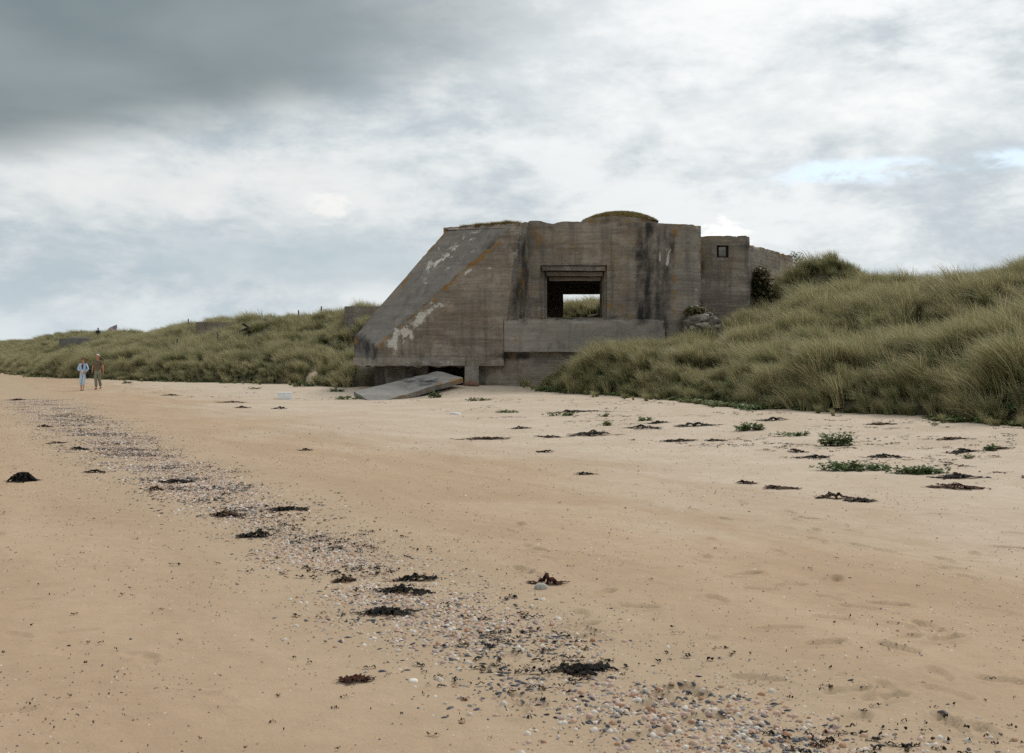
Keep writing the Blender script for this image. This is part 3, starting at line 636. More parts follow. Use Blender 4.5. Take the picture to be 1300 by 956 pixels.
for q in range(44):
    a = random.uniform(-1, 1); zz = random.uniform(.0, .75)
    rock('stone', (a * .8 * (1.05 - .6 * zz), -.30 + random.uniform(-.12, .12) + .35 * abs(a) + .35 * zz, zz * .82 + .05), (random.uniform(.07, .2), random.uniform(.07, .14), random.uniform(.05, .12)), 10 + q, plain('stone_%d' % q, random.choice([(.24, .20, .16), (.18, .155, .13), (.12, .10, .08), (.30, .26, .22)]), .9, .4, 8.), rub, .3, 2)

# other concrete remains on the dune
def ruin(px0, px1, pyt, Y, depth, hgt, label, tilt=0., tone=-.1, top=.4):
    a, c = P(px0, pyt, Y), P(px1, pyt, Y); mb = MB()
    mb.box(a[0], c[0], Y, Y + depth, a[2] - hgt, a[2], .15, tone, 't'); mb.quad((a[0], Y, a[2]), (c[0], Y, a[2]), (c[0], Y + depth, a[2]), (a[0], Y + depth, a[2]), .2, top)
    return tag(concrete_part('concrete_ruin', mb, None, rough=.05), label, 'concrete ruin', 'concrete remains on the left dune')
ruin(437, 500, 389, 68, 4, 3.2, 'low square concrete block on the dune just left of the bunker slope')
ruin(249, 296, 409, 82, 5, 3., 'half-buried concrete slab with pale top on the mid left dune')
m_ = MB(); a = P(72, 441, 122); c = P(118, 428, 122)
m_.grid(lambda u, v: (a[0] + (c[0] - a[0]) * u, 122 + 3. * v - .4 * np.sin(u * 3.14), np.where(v < .5, a[2] - 3 + 0 * u, a[2] + (c[2] - a[2]) * np.minimum(1, .5 + 1.2 * np.sin(np.clip(u, .02, 1) * 1.9)))), 20, 10, -.6)
m_.box(a[0] + .2, c[0], 122.2, 126, a[2] - 3, c[2] - .15, .3, -.6)
tag(concrete_part('concrete_ruin', m_, None, rough=.12), 'dark rounded concrete remnant on the far left dune', 'concrete ruin', 'concrete remains on the left dune')

# ------------------------------------------------------------------ dune grass
def tuft_mesh(name, nb, L, spread, seed, wind=(-.35, -.05), width=.0085, droop=1., dead=.1):
    r = np.random.default_rng(seed); seg = 5
    az = r.uniform(0, 2 * np.pi, nb); rad = spread * np.sqrt(r.random(nb))
    bx, by = rad * np.cos(az), rad * np.sin(az)
    ln = L * r.uniform(.55, 1.12, nb); lean = r.uniform(.05, .5, nb) * droop
    a2 = az + r.normal(0, .6, nb)
    t = np.linspace(0, 1, seg + 1)[None, :]
    bend = lean[:, None] * t + (.35 + .75 * r.random(nb)[:, None]) * droop * t ** 2.3     # angle from the vertical
    ds = (ln / seg)[:, None]
    hx = np.cumsum(np.sin(bend) * ds, 1) - np.sin(bend[:, :1]) * ds; hz = np.cumsum(np.cos(bend) * ds, 1) - np.cos(bend[:, :1]) * ds
    wv = (t ** 1.8) * ln[:, None]
    x = bx[:, None] + hx * np.cos(a2)[:, None] + wind[0] * wv * (.6 + .8 * r.random(nb)[:, None]); y = by[:, None] + hx * np.sin(a2)[:, None] + wind[1] * wv; z = hz - .06 - .10 * wv * abs(wind[0])
    sa = a2 + np.pi / 2 + r.normal(0, .5, nb); wd = width * r.uniform(.7, 1.3, nb)[:, None] * (1 - .9 * t ** 1.6)
    sx, sy = np.cos(sa)[:, None] * wd, np.sin(sa)[:, None] * wd
    V = np.stack([np.stack([x - sx, y - sy, z], -1), np.stack([x + sx, y + sy, z], -1)], 2).reshape(-1, 3)
    base = (np.arange(nb) * (seg + 1) * 2)[:, None] + (np.arange(seg) * 2)[None, :]; base = base.ravel()
    Q = np.stack([base, base + 1, base + 3, base + 2], 1)
    bl = r.random(nb) * .9; bl[r.random(nb) < dead] = .97
    blade = np.repeat(bl, (seg + 1) * 2); along = np.tile(np.repeat(np.linspace(0, 1, seg + 1), 2), nb)
    return mesh_from(name, V, Q, {'blade': ('FLOAT', blade), 'along': ('FLOAT', along)})

def scatter(name, pts, rots, scl, idx, protos, mat=None):
    """one object of kind stuff: the prototypes instanced on its points"""
    me = mesh_from(name, pts, [], {'rot': ('FLOAT_VECTOR', rots), 'scl': ('FLOAT_VECTOR', scl), 'pick': ('INT', idx)})
    o = obj(name, me)
    ng = bpy.data.node_groups.new(name, 'GeometryNodeTree')
    ng.interface.new_socket('Geometry', in_out='INPUT', socket_type='NodeSocketGeometry'); ng.interface.new_socket('Geometry', in_out='OUTPUT', socket_type='NodeSocketGeometry')
    nn = ng.nodes; L = ng.links
    gi, go = nn.new('NodeGroupInput'), nn.new('NodeGroupOutput'); ip = nn.new('GeometryNodeInstanceOnPoints'); jn = nn.new('GeometryNodeJoinGeometry')
    L.new(gi.outputs[0], ip.inputs['Points'])
    for p in protos:
        oi = nn.new('GeometryNodeObjectInfo'); oi.transform_space = 'ORIGINAL'; oi.inputs['Object'].default_value = p; oi.inputs['As Instance'].default_value = True
        L.new(oi.outputs['Geometry'], jn.inputs[0])
    L.new(jn.outputs[0], ip.inputs['Instance']); ip.inputs['Pick Instance'].default_value = True
    for nm, typ, sock in (('rot', 'FLOAT_VECTOR', 'Rotation'), ('scl', 'FLOAT_VECTOR', 'Scale'), ('pick', 'INT', 'Instance Index')):
        na = nn.new('GeometryNodeInputNamedAttribute'); na.data_type = typ; na.inputs['Name'].default_value = nm
        L.new([q for q in na.outputs if q.enabled and q.name == 'Attribute'][0], ip.inputs[sock])
    L.new(ip.outputs[0], go.inputs[0])
    md = o.modifiers.new('scatter', 'NODES'); md.node_group = ng
    return o

# eight tufts that stand clear of the rest; their meshes also make up the mass of the grass
TUFT = []
spots = [(1040, 372, 'spiky marram tuft on the dune crest at the far right'), (1128, 350, 'marram tuft on the crest right of the round grassy mound'),
         (1270, 545, 'long marram tuft hanging over the sand at the right edge'), (1175, 535, 'marram tuft at the dune foot near the right edge'),
         (1010, 526, 'marram tuft at the dune foot above the green beach plants'), (905, 516, 'marram tuft at the dune foot below the rubble lump'),
         (795, 505, 'marram tuft at the dune foot in front of the bunker ledge'), (706, 498, 'leftmost marram tuft of the right dune beside the bunker foundation')]
gpos = [(16.2, 45.5), (17.2, 44.), None, None, None, None, None, None]
for q, (px, py, lab) in enumerate(spots):
    me = tuft_mesh('marram_tuft', 150, .80 + .05 * (q % 4), .13 + .02 * (q % 3), 100 + q, wind=(-.18 - .07 * (q % 3), -.10 + .06 * (q % 4)), droop=.50 + .13 * (q % 4), dead=.06 + .03 * (q % 4))
    o = obj('marram_tuft', me, m_grass)
    p = on_beach(px, py) if gpos[q] is None else np.array([*gpos[q], float(ground(*gpos[q])[0])])
    if gpos[q] is None:
        dd = float(foot_d(p[:1], p[1:2])[0]); tries = 0
        while dd < .15 and tries < 60: p[0] += .06; p[1] += .04; dd = float(foot_d(p[:1], p[1:2])[0]); tries += 1
        p[2] = float(ground(p[0], p[1])[0])
    o.location = p; o.rotation_euler = (0, 0, .3 * math.sin(q)); tag(o, lab, 'grass tuft', 'single marram tufts on the right dune'); TUFT.append(o)

def scatter_grass(name, label, area, n0, smin, smax, dmin=-.15, keep=None, tilt=.18):
    r = np.random.default_rng(hash(name) % 1000 if False else len(name) * 13)
    x = r.uniform(area[0], area[1], n0); y = r.uniform(area[2], area[3], n0)
    d = foot_d(x, y); cl = fbm(x / 1.1, y / 1.1, seed=91, oct=3)
    vis = (x / np.maximum(y, 1) < 1.15) & (x / np.maximum(y, 1) > -.68) & (y > 12)
    gx = np.interp(y, (54, 62), (-10.6, -9.3)); gully = (np.abs(x - gx) < .55) & (y < 62) & (y > 50)
    inb = (x > -7.4) & (x < 8.25) & (y > 46.9) & (y < 58.4)
    lkb = (x > 8) & (x < lx1 + .1) & (y > 49.3) & (y < 52.6)
    hang = (x < -6.3) & (x > -7.6) & (y > 48)
    stray = (d > -1.3) & (d <= dmin) & (r.random(n0) < .05)
    m = ((d > dmin) | stray) & vis & ~gully & ~inb & ~lkb & (r.random(n0) < np.where(d < .9, 1., .42 + 1.5 * cl))
    if keep is not None: m &= keep(x, y, d)
    x, y, d, cl = x[m], y[m], d[m], cl[m]
    z = ground(x, y)
    big = fbm(x / 3.2, y / 3.2, seed=93, oct=2)
    s = r.uniform(smin, smax, len(x)) * (1 + .35 * big) * (.32 + .38 * sstep(-.5, 0., d) + .3 * sstep(.0, 1.2, d)) * (1 + .55 * cl)
    rots = np.stack([r.normal(0, tilt * .6, len(x)), r.normal(-.08, tilt, len(x)), r.uniform(-.8, .8, len(x))], 1)
    scl = np.stack([s * r.uniform(.9, 1.25, len(x)), s * r.uniform(.9, 1.25, len(x)), s * r.uniform(.8, 1.15, len(x))], 1)
    o = scatter(name, np.stack([x, y, z], 1), rots, scl, r.integers(0, len(TUFT), len(x)), TUFT)
    print(name, len(x)); return tag(o, label, 'grass', kind='stuff')
right = lambda x, y, d: x > -2.6 + .0 * y
scatter_grass('dune_grass', 'dense olive marram grass covering the right dune', (-1, 45, 14, 80), 62000, .72, 1.12, keep=lambda x, y, d: (x > -2) & (d < 34))
scatter_grass('dune_grass_far', 'marram grass covering the left dune beyond the walkers', (-75, -2, 49, 150), 90000, .66, 1.06, keep=lambda x, y, d: (x <= -2) & (d < 30) & (y < 150))
bpy.data.objects['dune_grass_far'].name = 'dune_grass.001'
# far end of the dunes
r = np.random.default_rng(5)
def far_grass():
    x = r.uniform(-230, -45, 26000); y = r.uniform(110, 400, 26000); d = foot_d(x, y)
    m = (d > .2) & (d < 40) & (np.abs(x / y) < .56) & (y >= 150); x, y = x[m], y[m]
    s = r.uniform(.9, 1.5, len(x)); z = ground(x, y)
    o = scatter('dune_grass', np.stack([x, y, z], 1), np.stack([s * 0, r.normal(-.08, .1, len(x)), r.uniform(-.8, .8, len(x))], 1), np.stack([s * 1.6, s * 1.6, s * .8], 1), r.integers(0, 8, len(x)), TUFT)
    tag(o, 'distant marram grass at the far left end of the dunes', 'grass', kind='stuff')
far_grass()
# short dry turf on the bunker roof
TURF = [tuft_mesh('turf_tuft', 60, .22, .10, 300 + q, wind=(-.3, 0), width=.005, droop=1.1, dead=.3) for q in range(1)]
tp = obj('turf_tuft', TURF[0], m_turf); tp.location = (*P(735, 281, 48.7)[:2], 7.5); tag(tp, 'tiny dry grass tuft on the bunker roof left of the turf hump', 'grass tuft')
n_ = 2600; a = r.uniform(0, 6.283, n_); v = np.sqrt(r.random(n_)); X = cx + 1.7 * v * np.cos(a); Yq = cy + 1.6 * v * np.sin(a); Z = 7.80 + .42 * (1 - v ** 2.2)
x2 = r.uniform(-2.3, .3, 700); y2 = r.uniform(47.25, 49.5, 700); k2 = (x2 > -.1 - (y2 - 47) * 1.15) & (r.random(700) < .8); x2, y2 = x2[k2], y2[k2]
X = np.concatenate([X, x2]); Yq = np.concatenate([Yq, y2]); Z = np.concatenate([Z, np.full(len(x2), 7.40)])
s = r.uniform(.5, 1.15, len(X)); s[len(X) - len(x2):] *= 1.15; s[:n_] *= .62
tag(scatter('roof_turf', np.stack([X, Yq, Z], 1), np.stack([s * 0, s * 0, r.uniform(0, 6.28, len(X))], 1), np.stack([s, s, s], 1), np.zeros(len(X)), [tp]), 'thin dry turf growing on the bunker roof', 'turf', kind='stuff')

# ------------------------------------------------------------------ shells
def attr_mat(name, rough=.5, spec=.4, mottled=.3, scale=60., bmp=0.):
    m, k, b, o = new_mat(name)
    c = attr(k, 'col').outputs['Color']; tcx = k.add('ShaderNodeTexCoord').outputs['Object']
    f = k.noise(tcx, scale, 4, .6)
    k.put(b.inputs['Base Color'], k.mix(k.ramp(f, .35, .75, 0., mottled), c, k.mix(1., c, (.35, .3, .27), 'MULTIPLY')))
    b.inputs['Roughness'].default_value = rough; b.inputs['Specular IOR Level'].default_value = spec
    if bmp: bump(k, b, k.noise(tcx, scale * 2, 3, .6), .6, bmp)
    return m
m_shell = attr_mat('shell', .55, .35, .35, 55.)
m_weed = attr_mat('seaweed', .85, .12, .5, 30., .01)
def fan(kind, seed):
    """small domed shell: rings x spokes; cockle fan, mussel teardrop, pebble, flake"""
    r = np.random.default_rng(seed); ns, nr = (10, 3)
    a = np.linspace(0, 2 * np.pi, ns, endpoint=False)
    V = [(0, .12 if kind == 'mussel' else .05, 1.)]
    for j in range(1, nr + 1):
        q = j / nr
        for i in range(ns):
            if kind == 'cockle': rad = 1 + .10 * math.cos(a[i] - math.pi / 2) * -1 + .05 * (-1) ** i; x, y = rad * math.cos(a[i]), .92 * rad * math.sin(a[i]); h = .85 * (1 - q ** 2.2)
            elif kind == 'mussel': wy = math.sin(a[i]); x, y = .50 * math.cos(a[i]) * (1 - .35 * wy), 1.15 * wy; h = .5 * (1 - q ** 2)
            elif kind == 'pebble': x, y = 1.1 * math.cos(a[i]) + r.normal(0, .06), .8 * math.sin(a[i]) + r.normal(0, .06); h = .6 * math.sqrt(max(0, 1 - q * q * .98))
            else: x, y = 1.3 * math.cos(a[i]) * r.uniform(.5, 1.1), .55 * math.sin(a[i]) * r.uniform(.5, 1.1); h = .16 * (1 - q)
            V.append((x * q, y * q, h + r.normal(0, .02)))
    V = np.array(V); V[0, 2] = {'cockle': .85, 'mussel': .52, 'pebble': .6, 'flake': .18}[kind]
    T = [(0, 1 + i, 1 + (i + 1) % ns) for i in range(ns)]; Qd = []
    for j in range(nr - 1):
        for i in range(ns): p = 1 + j * ns; Qd.append((p + i, p + ns + i, p + ns + (i + 1) % ns, p + (i + 1) % ns))
    return V, np.array(T), np.array(Qd)
PALE = [(.56, .45, .35), (.62, .53, .44), (.48, .30, .20), (.55, .37, .29), (.70, .63, .55), (.38, .20, .11), (.46, .33, .28)]
MUSS = [(.045, .046, .058), (.062, .064, .078), (.028, .026, .028), (.11, .11, .125)]
r = np.random.default_rng(77)
SP = np.cumsum(np.r_[0, np.linalg.norm(np.diff(SHELL, axis=0), axis=1)])
def band(n0):
    t = SP[1] + (r.random(n0) ** 1.12) * 44.; x = np.interp(t, SP, SHELL[:, 0]); y = np.interp(t, SP, SHELL[:, 1])
    o = r.normal(0, 1, n0) * np.interp(y, (4, 8, 12, 20, 50), (.36, .33, .34, .48, .8)); x = x + o * .86 - np.interp(y, (4, 5.5, 8, 12), (0., .08, .2, .1)); y = y + o * .5
    c = fbm(x / .8, y / .8, seed=95, oct=3) + .5 * fbm(x / 2.6, y / 1.6, seed=96, oct=2)
    m = (r.random(n0) < np.clip(.72 + 1.3 * c, 0.06, 1)) & (y > 3.9)
    return x[m], y[m]
def spread(n0):
    y = 4 + 36 * r.random(n0) ** 1.5; x = r.uniform(-.66, .66, n0) * y
    c = fbm(x / 1.5, y / 1.5, seed=97, oct=3); m = (r.random(n0) < np.clip(.45 + 1.1 * c, .05, 1)) & (foot_d(x, y) < -.5)
    return x[m], y[m]
bx_, by_ = band(56000); sx_, sy_ = spread(3300)
X = np.r_[bx_, sx_]; Yq = np.r_[by_, sy_]; NB = len(bx_); isb = np.arange(len(X)) < NB
kind = r.choice(4, len(X), p=[.50, .24, .10, .16]); kind[~isb] = r.choice(4, (~isb).sum(), p=[.34, .26, .2, .2])
mc = fbm(X / .55, Yq / .55, seed=98, oct=2); kind = np.where((mc > .18) & (r.random(len(X)) < .5) & isb, 1, kind)
size = np.where(kind == 0, (.006 + .015 * r.random(len(X)) ** 1.8), np.where(kind == 1, .007 + .017 * r.random(len(X)) ** 1.6, .005 + .013 * r.random(len(X)) ** 2)) * np.where(isb, 1, .9)
Zs = beach_h(X, Yq, True)
KN = ['cockle', 'mussel', 'pebble', 'flake']
KV = [[fan(kn, 7 * q + i) for i in range(3)] for q, kn in enumerate(KN)]
inview = (np.abs(X / Yq) < .46) & ((EYE - Zs) * F / Yq + HY < 950)
rank = np.where(inview, size / Yq, 0); single = np.zeros(len(X), bool)
for kd, cnt in ((0, 290), (1, 200), (2, 60)):
    ii = np.where(kind == kd)[0]; single[ii[np.argsort(-rank[ii])[:cnt]]] = True
VAR = {}
def shell_proto(kd, v, ci):
    if (kd, v, ci) not in VAR:
        V, T, Qd = KV[kd][v]; pal = MUSS if kd == 1 else [(.22, .21, .20), (.33, .29, .25), (.12, .115, .12)] if kd == 2 else PALE
        c = np.tile((*pal[ci % len(pal)], 1), (len(V), 1)); c[1 + 10:, :3] *= .86; c[1 + 20:, :3] *= .9
        VAR[(kd, v, ci)] = mesh_from(KN[kd] + '_shell', V, [T, Qd], {'col': ('FLOAT_COLOR', c)})
    return VAR[(kd, v, ci)]
LAB = [('cockle_shell', 'small pale cockle shell lying in or near the foreground shell band', 'shell', 'pale cockle shells on the foreground sand'),
       ('mussel_shell', 'small dark blue mussel shell lying in or near the foreground shell band', 'shell', 'dark mussel shells on the foreground sand'),
       ('pebble', 'small smooth grey pebble lying on the foreground sand', 'pebble', 'grey pebbles on the foreground sand')]
def rotm(n_, flip):
    az = r.uniform(0, 2 * np.pi, n_); tx, ty = r.normal(0, .28, n_), r.normal(0, .28, n_)
    return az, tx, ty
az, tx, ty = rotm(len(X), 0)
big = np.where(single)[0]
for i in big:
    kd = kind[i]; VCI = int(r.integers(7)); o = obj(LAB[kd][0], shell_proto(kd, int(r.integers(3)), VCI), m_shell)
    o.location = (X[i], Yq[i], Zs[i] - .22 * size[i]); o.rotation_euler = (tx[i], ty[i], az[i]); s = size[i] * 1.15; o.scale = (s, s, s)
    ci = VCI; word = (['cream', 'off-white', 'orange-brown', 'pinkish', 'white', 'rust brown', 'dull pink'], ['dark blue', 'slate blue', 'black', 'grey-blue'], ['grey', 'sandy grey', 'dark grey'])[kd]
    py_ = HY + (EYE - Zs[i]) * F / Yq[i]; where = 'at the very bottom edge of the view' if py_ > 868 else 'in the nearest part of the shell band' if py_ > 800 else 'beside the black seaweed clumps of the shell band' if py_ > 725 else 'in the middle part of the shell band' if py_ > 640 else 'in the far part of the shell band'
    if not isb[i]: where = 'on open sand ' + ('left' if X[i] < np.interp(Yq[i], SHELL[:, 1], SHELL[:, 0]) else 'right') + ' of the shell band'
    tag(o, 'small %s %s lying %s' % (word[ci % len(word)], LAB[kd][0].replace('_', ' '), where), LAB[kd][2], LAB[kd][3])
AV, AT, AQ, AC = [], [], [], []; off = 0
PAL = [PALE, MUSS, [(.22, .21, .20), (.33, .29, .25), (.12, .115, .12)], PALE + MUSS]
for i in np.where(~single)[0]:
    kd = kind[i]; V, T, Qd = KV[kd][i % 3]
    if Yq[i] > 11:                      # fewer faces for the far ones: crown and rim only
        V = V[:11]; V = np.r_[V[:1], V[1:] * (3, 3, .2)] * 1.2; Qd = np.zeros((0, 4), int)
    ca, sa = math.cos(az[i]), math.sin(az[i]); s = size[i]
    vx = V[:, 0] * ca - V[:, 1] * sa; vy = V[:, 0] * sa + V[:, 1] * ca; vz = V[:, 2] + vx * ty[i] + vy * tx[i]
    AV.append(np.stack([X[i] + vx * s, Yq[i] + vy * s, Zs[i] + (vz - .22) * s], 1)); AT.append(T + off); AQ.append(Qd + off); off += len(V)
    c = PAL[kd][int(r.integers(len(PAL[kd])))]; AC.append(np.tile((*c, 1), (len(V), 1)))
gy = 4 + 22 * r.random(34000) ** 1.7; gx_ = r.uniform(-.66, .66, 34000) * gy; gm = r.random(34000) < np.clip(.45 + .9 * fbm(gx_ / 1.1, gy / 1.1, seed=66, oct=3), .08, 1); t_ = SP[1] + r.random(22000) ** 1.25 * 30; o2 = r.normal(0, 1, 22000) * np.interp(t_, (0, 8, 30), (.4, .36, .7)); bx2 = np.interp(t_, SP, SHELL[:, 0]) + o2 * .86; by2 = np.interp(t_, SP, SHELL[:, 1]) + o2 * .5; bm2 = r.random(22000) < np.clip(.72 + 1.3 * (fbm(bx2 / .8, by2 / .8, seed=95, oct=3) + .5 * fbm(bx2 / 2.6, by2 / 1.6, seed=96, oct=2)), .03, 1)
gx_, gy = np.r_[gx_[gm], bx2[bm2]], np.r_[gy[gm], by2[bm2]]; gz = beach_h(gx_, gy, True); ng_ = len(gx_)
ga = r.uniform(0, 6.283, (ng_, 1)) + np.array([[0, 1.3, 3.1, 4.5]]) + r.normal(0, .25, (ng_, 4)); gs = r.uniform(.0025, .0075, (ng_, 1)) * (1 + gy[:, None] / 16) * r.uniform(.6, 1.2, (ng_, 4))
GV = np.stack([np.c_[gx_[:, None] + gs * np.cos(ga), gx_], np.c_[gy[:, None] + gs * np.sin(ga), gy], np.c_[np.repeat(gz[:, None] - .001, 4, 1), gz + gs.mean(1) * .8]], -1).reshape(-1, 3)
GT = np.concatenate([np.stack([np.arange(ng_) * 5 + a_, np.arange(ng_) * 5 + (a_ + 1) % 4, np.arange(ng_) * 5 + 4], 1) for a_ in range(4)])
gp = np.array([(.10, .07, .05), (.16, .11, .07), (.30, .20, .13), (.62, .54, .45), (.07, .07, .09), (.45, .30, .2), (.22, .16, .11)])[r.integers(0, 7, ng_)]
AV.append(GV); AT.append(GT + off); AC.append(np.repeat(np.c_[gp, np.ones(ng_)], 5, 0)); off += len(GV)
sh = obj('shell_litter', mesh_from('shell_litter', np.concatenate(AV), [np.concatenate(AT), np.concatenate(AQ)], {'col': ('FLOAT_COLOR', np.concatenate(AC))}), m_shell)
tag(sh, 'long band of small broken shells and pebbles running along the beach', 'shell litter', kind='stuff')
print('shells', len(X), 'single', len(big))

# ------------------------------------------------------------------ seaweed
WC = {'black': [(.016, .013, .010), (.030, .022, .015), (.010, .010, .009)], 'brown': [(.055, .032, .018), (.03, .018, .012), (.09, .055, .03)], 'red': [(.055, .018, .012), (.035, .014, .010), (.08, .03, .018)]}
def strands(r, n_, w, d, h, length, wid, cols, dome=False):
    V, Qd, Cc = [], [], []; off = 0; seg = 6; ph0 = r.uniform(0, 6); CN = [(r.uniform(-.38, .38), r.normal(0, .14), r.uniform(.04, .17)) for _ in range(int(r.integers(2, 5)))]
    for q in range(n_):
        if dome: a = r.uniform(0, 6.283); rr = math.sqrt(r.random()) * .8; px, py = rr * math.cos(a) * w / 2, rr * math.sin(a) * d / 2
        else: kc = int(r.integers(len(CN))); tt = float(np.clip(CN[kc][0] + r.normal(0, CN[kc][2]), -.55, .55)); px = tt * w; py = CN[kc][1] * w + r.normal(0, .07) * w
        th = r.normal(0, .6) + (math.pi if r.random() < .5 else 0); L = length * r.uniform(.5, 1.3); wd = wid * r.uniform(.5, 1.4)
        c = cols[int(r.integers(len(cols)))]; ph = r.uniform(0, 6)
        for j in range(seg + 1):
            t = j / seg; e = max(0, 1 - (px / (w / 2 + .01)) ** 2 - (py / (d / 2 + .01)) ** 2) if dome else .75 * max(0, 1 - abs(2 * px / w)) * (.35 + .65 * math.sin(px / w * 11 + ph0) ** 2)
            z = h * e * (r.uniform(.5, 1.0) if not dome else r.uniform(.92, 1.05)) + .004 + .01 * math.sin(ph + 5 * t) ** 2
            nx, ny = -math.sin(th), math.cos(th); ww = wd * (.5 + .8 * math.sin(t * 3.1) + .2 * r.random())
            V += [(px - nx * ww, py - ny * ww, z + wd * .3 * r.normal()), (px + nx * ww, py + ny * ww, z + wd * .3 * r.normal() + .002)]
            if j: b0 = off + 2 * (j - 1); Qd.append((b0, b0 + 1, b0 + 3, b0 + 2))
            px += math.cos(th) * L / seg; py += math.sin(th) * L / seg * .8; th += r.normal(0, .5)
        Cc += [c] * (2 * (seg + 1)); off += 2 * (seg + 1)
    return V, Qd, Cc
def weed(px, py, wpx, hpx, col, label, group=None, n_=None, dome=False, name='seaweed_clump'):
    p = on_beach(px, py); D = p[1]; w = wpx * D / F; h = min(.2, .95 * hpx * D / F) if not dome else hpx * D / F * .85
    d = max(.6 * w, .10) if not dome else w * .75
    r = np.random.default_rng(int(px * 7 + py)); cols = WC[col]
    V, Qd, Cc = strands(r, n_ or int(44 + 30 * min(w, 2)), w, d, h, .42 * w + .04, min(.013, .03 * w + .003), cols, dome)
    # solid heart of the clump
    u, v = np.meshgrid(np.linspace(0, 6.283, 21)[:-1], np.linspace(0, 1, 6)); u, v = u.ravel(), v.ravel()
    rr = v * (1 + .35 * fbm(np.cos(u) * 1.7 + px, np.sin(u) * 1.7 + py, seed=3, oct=2)); k_ = .46 if dome else .07
    x, y = rr * np.cos(u) * w * k_, rr * np.sin(u) * d * k_
    z = (h * .95 if dome else h * .6) * (1 - v ** 2.2) * (1 + .4 * fbm(x / (.12 * w + .01), y / (.12 * w + .01), seed=9, oct=2)) - .012
    i = np.arange(120).reshape(6, 20); b0 = len(V)
    Q2 = np.stack([i[:-1, :].ravel(), np.roll(i, -1, 1)[:-1, :].ravel(), np.roll(i, -1, 1)[1:, :].ravel(), i[1:, :].ravel()], 1) + b0
    V = np.r_[np.array(V), np.stack([x, y, z], 1)]; Cc = np.array(Cc + [cols[0]] * 120); Cc = np.c_[Cc, np.ones(len(Cc))]
    # follow the sand
    V[:, 2] += beach_h(V[:, 0] + p[0], V[:, 1] + p[1], True) - p[2]
    o = obj(name, mesh_from(name, V, [np.array(Qd), Q2], {'col': ('FLOAT_COLOR', Cc)}), m_weed); o.location = p
    return tag(o, label, 'seaweed', group)
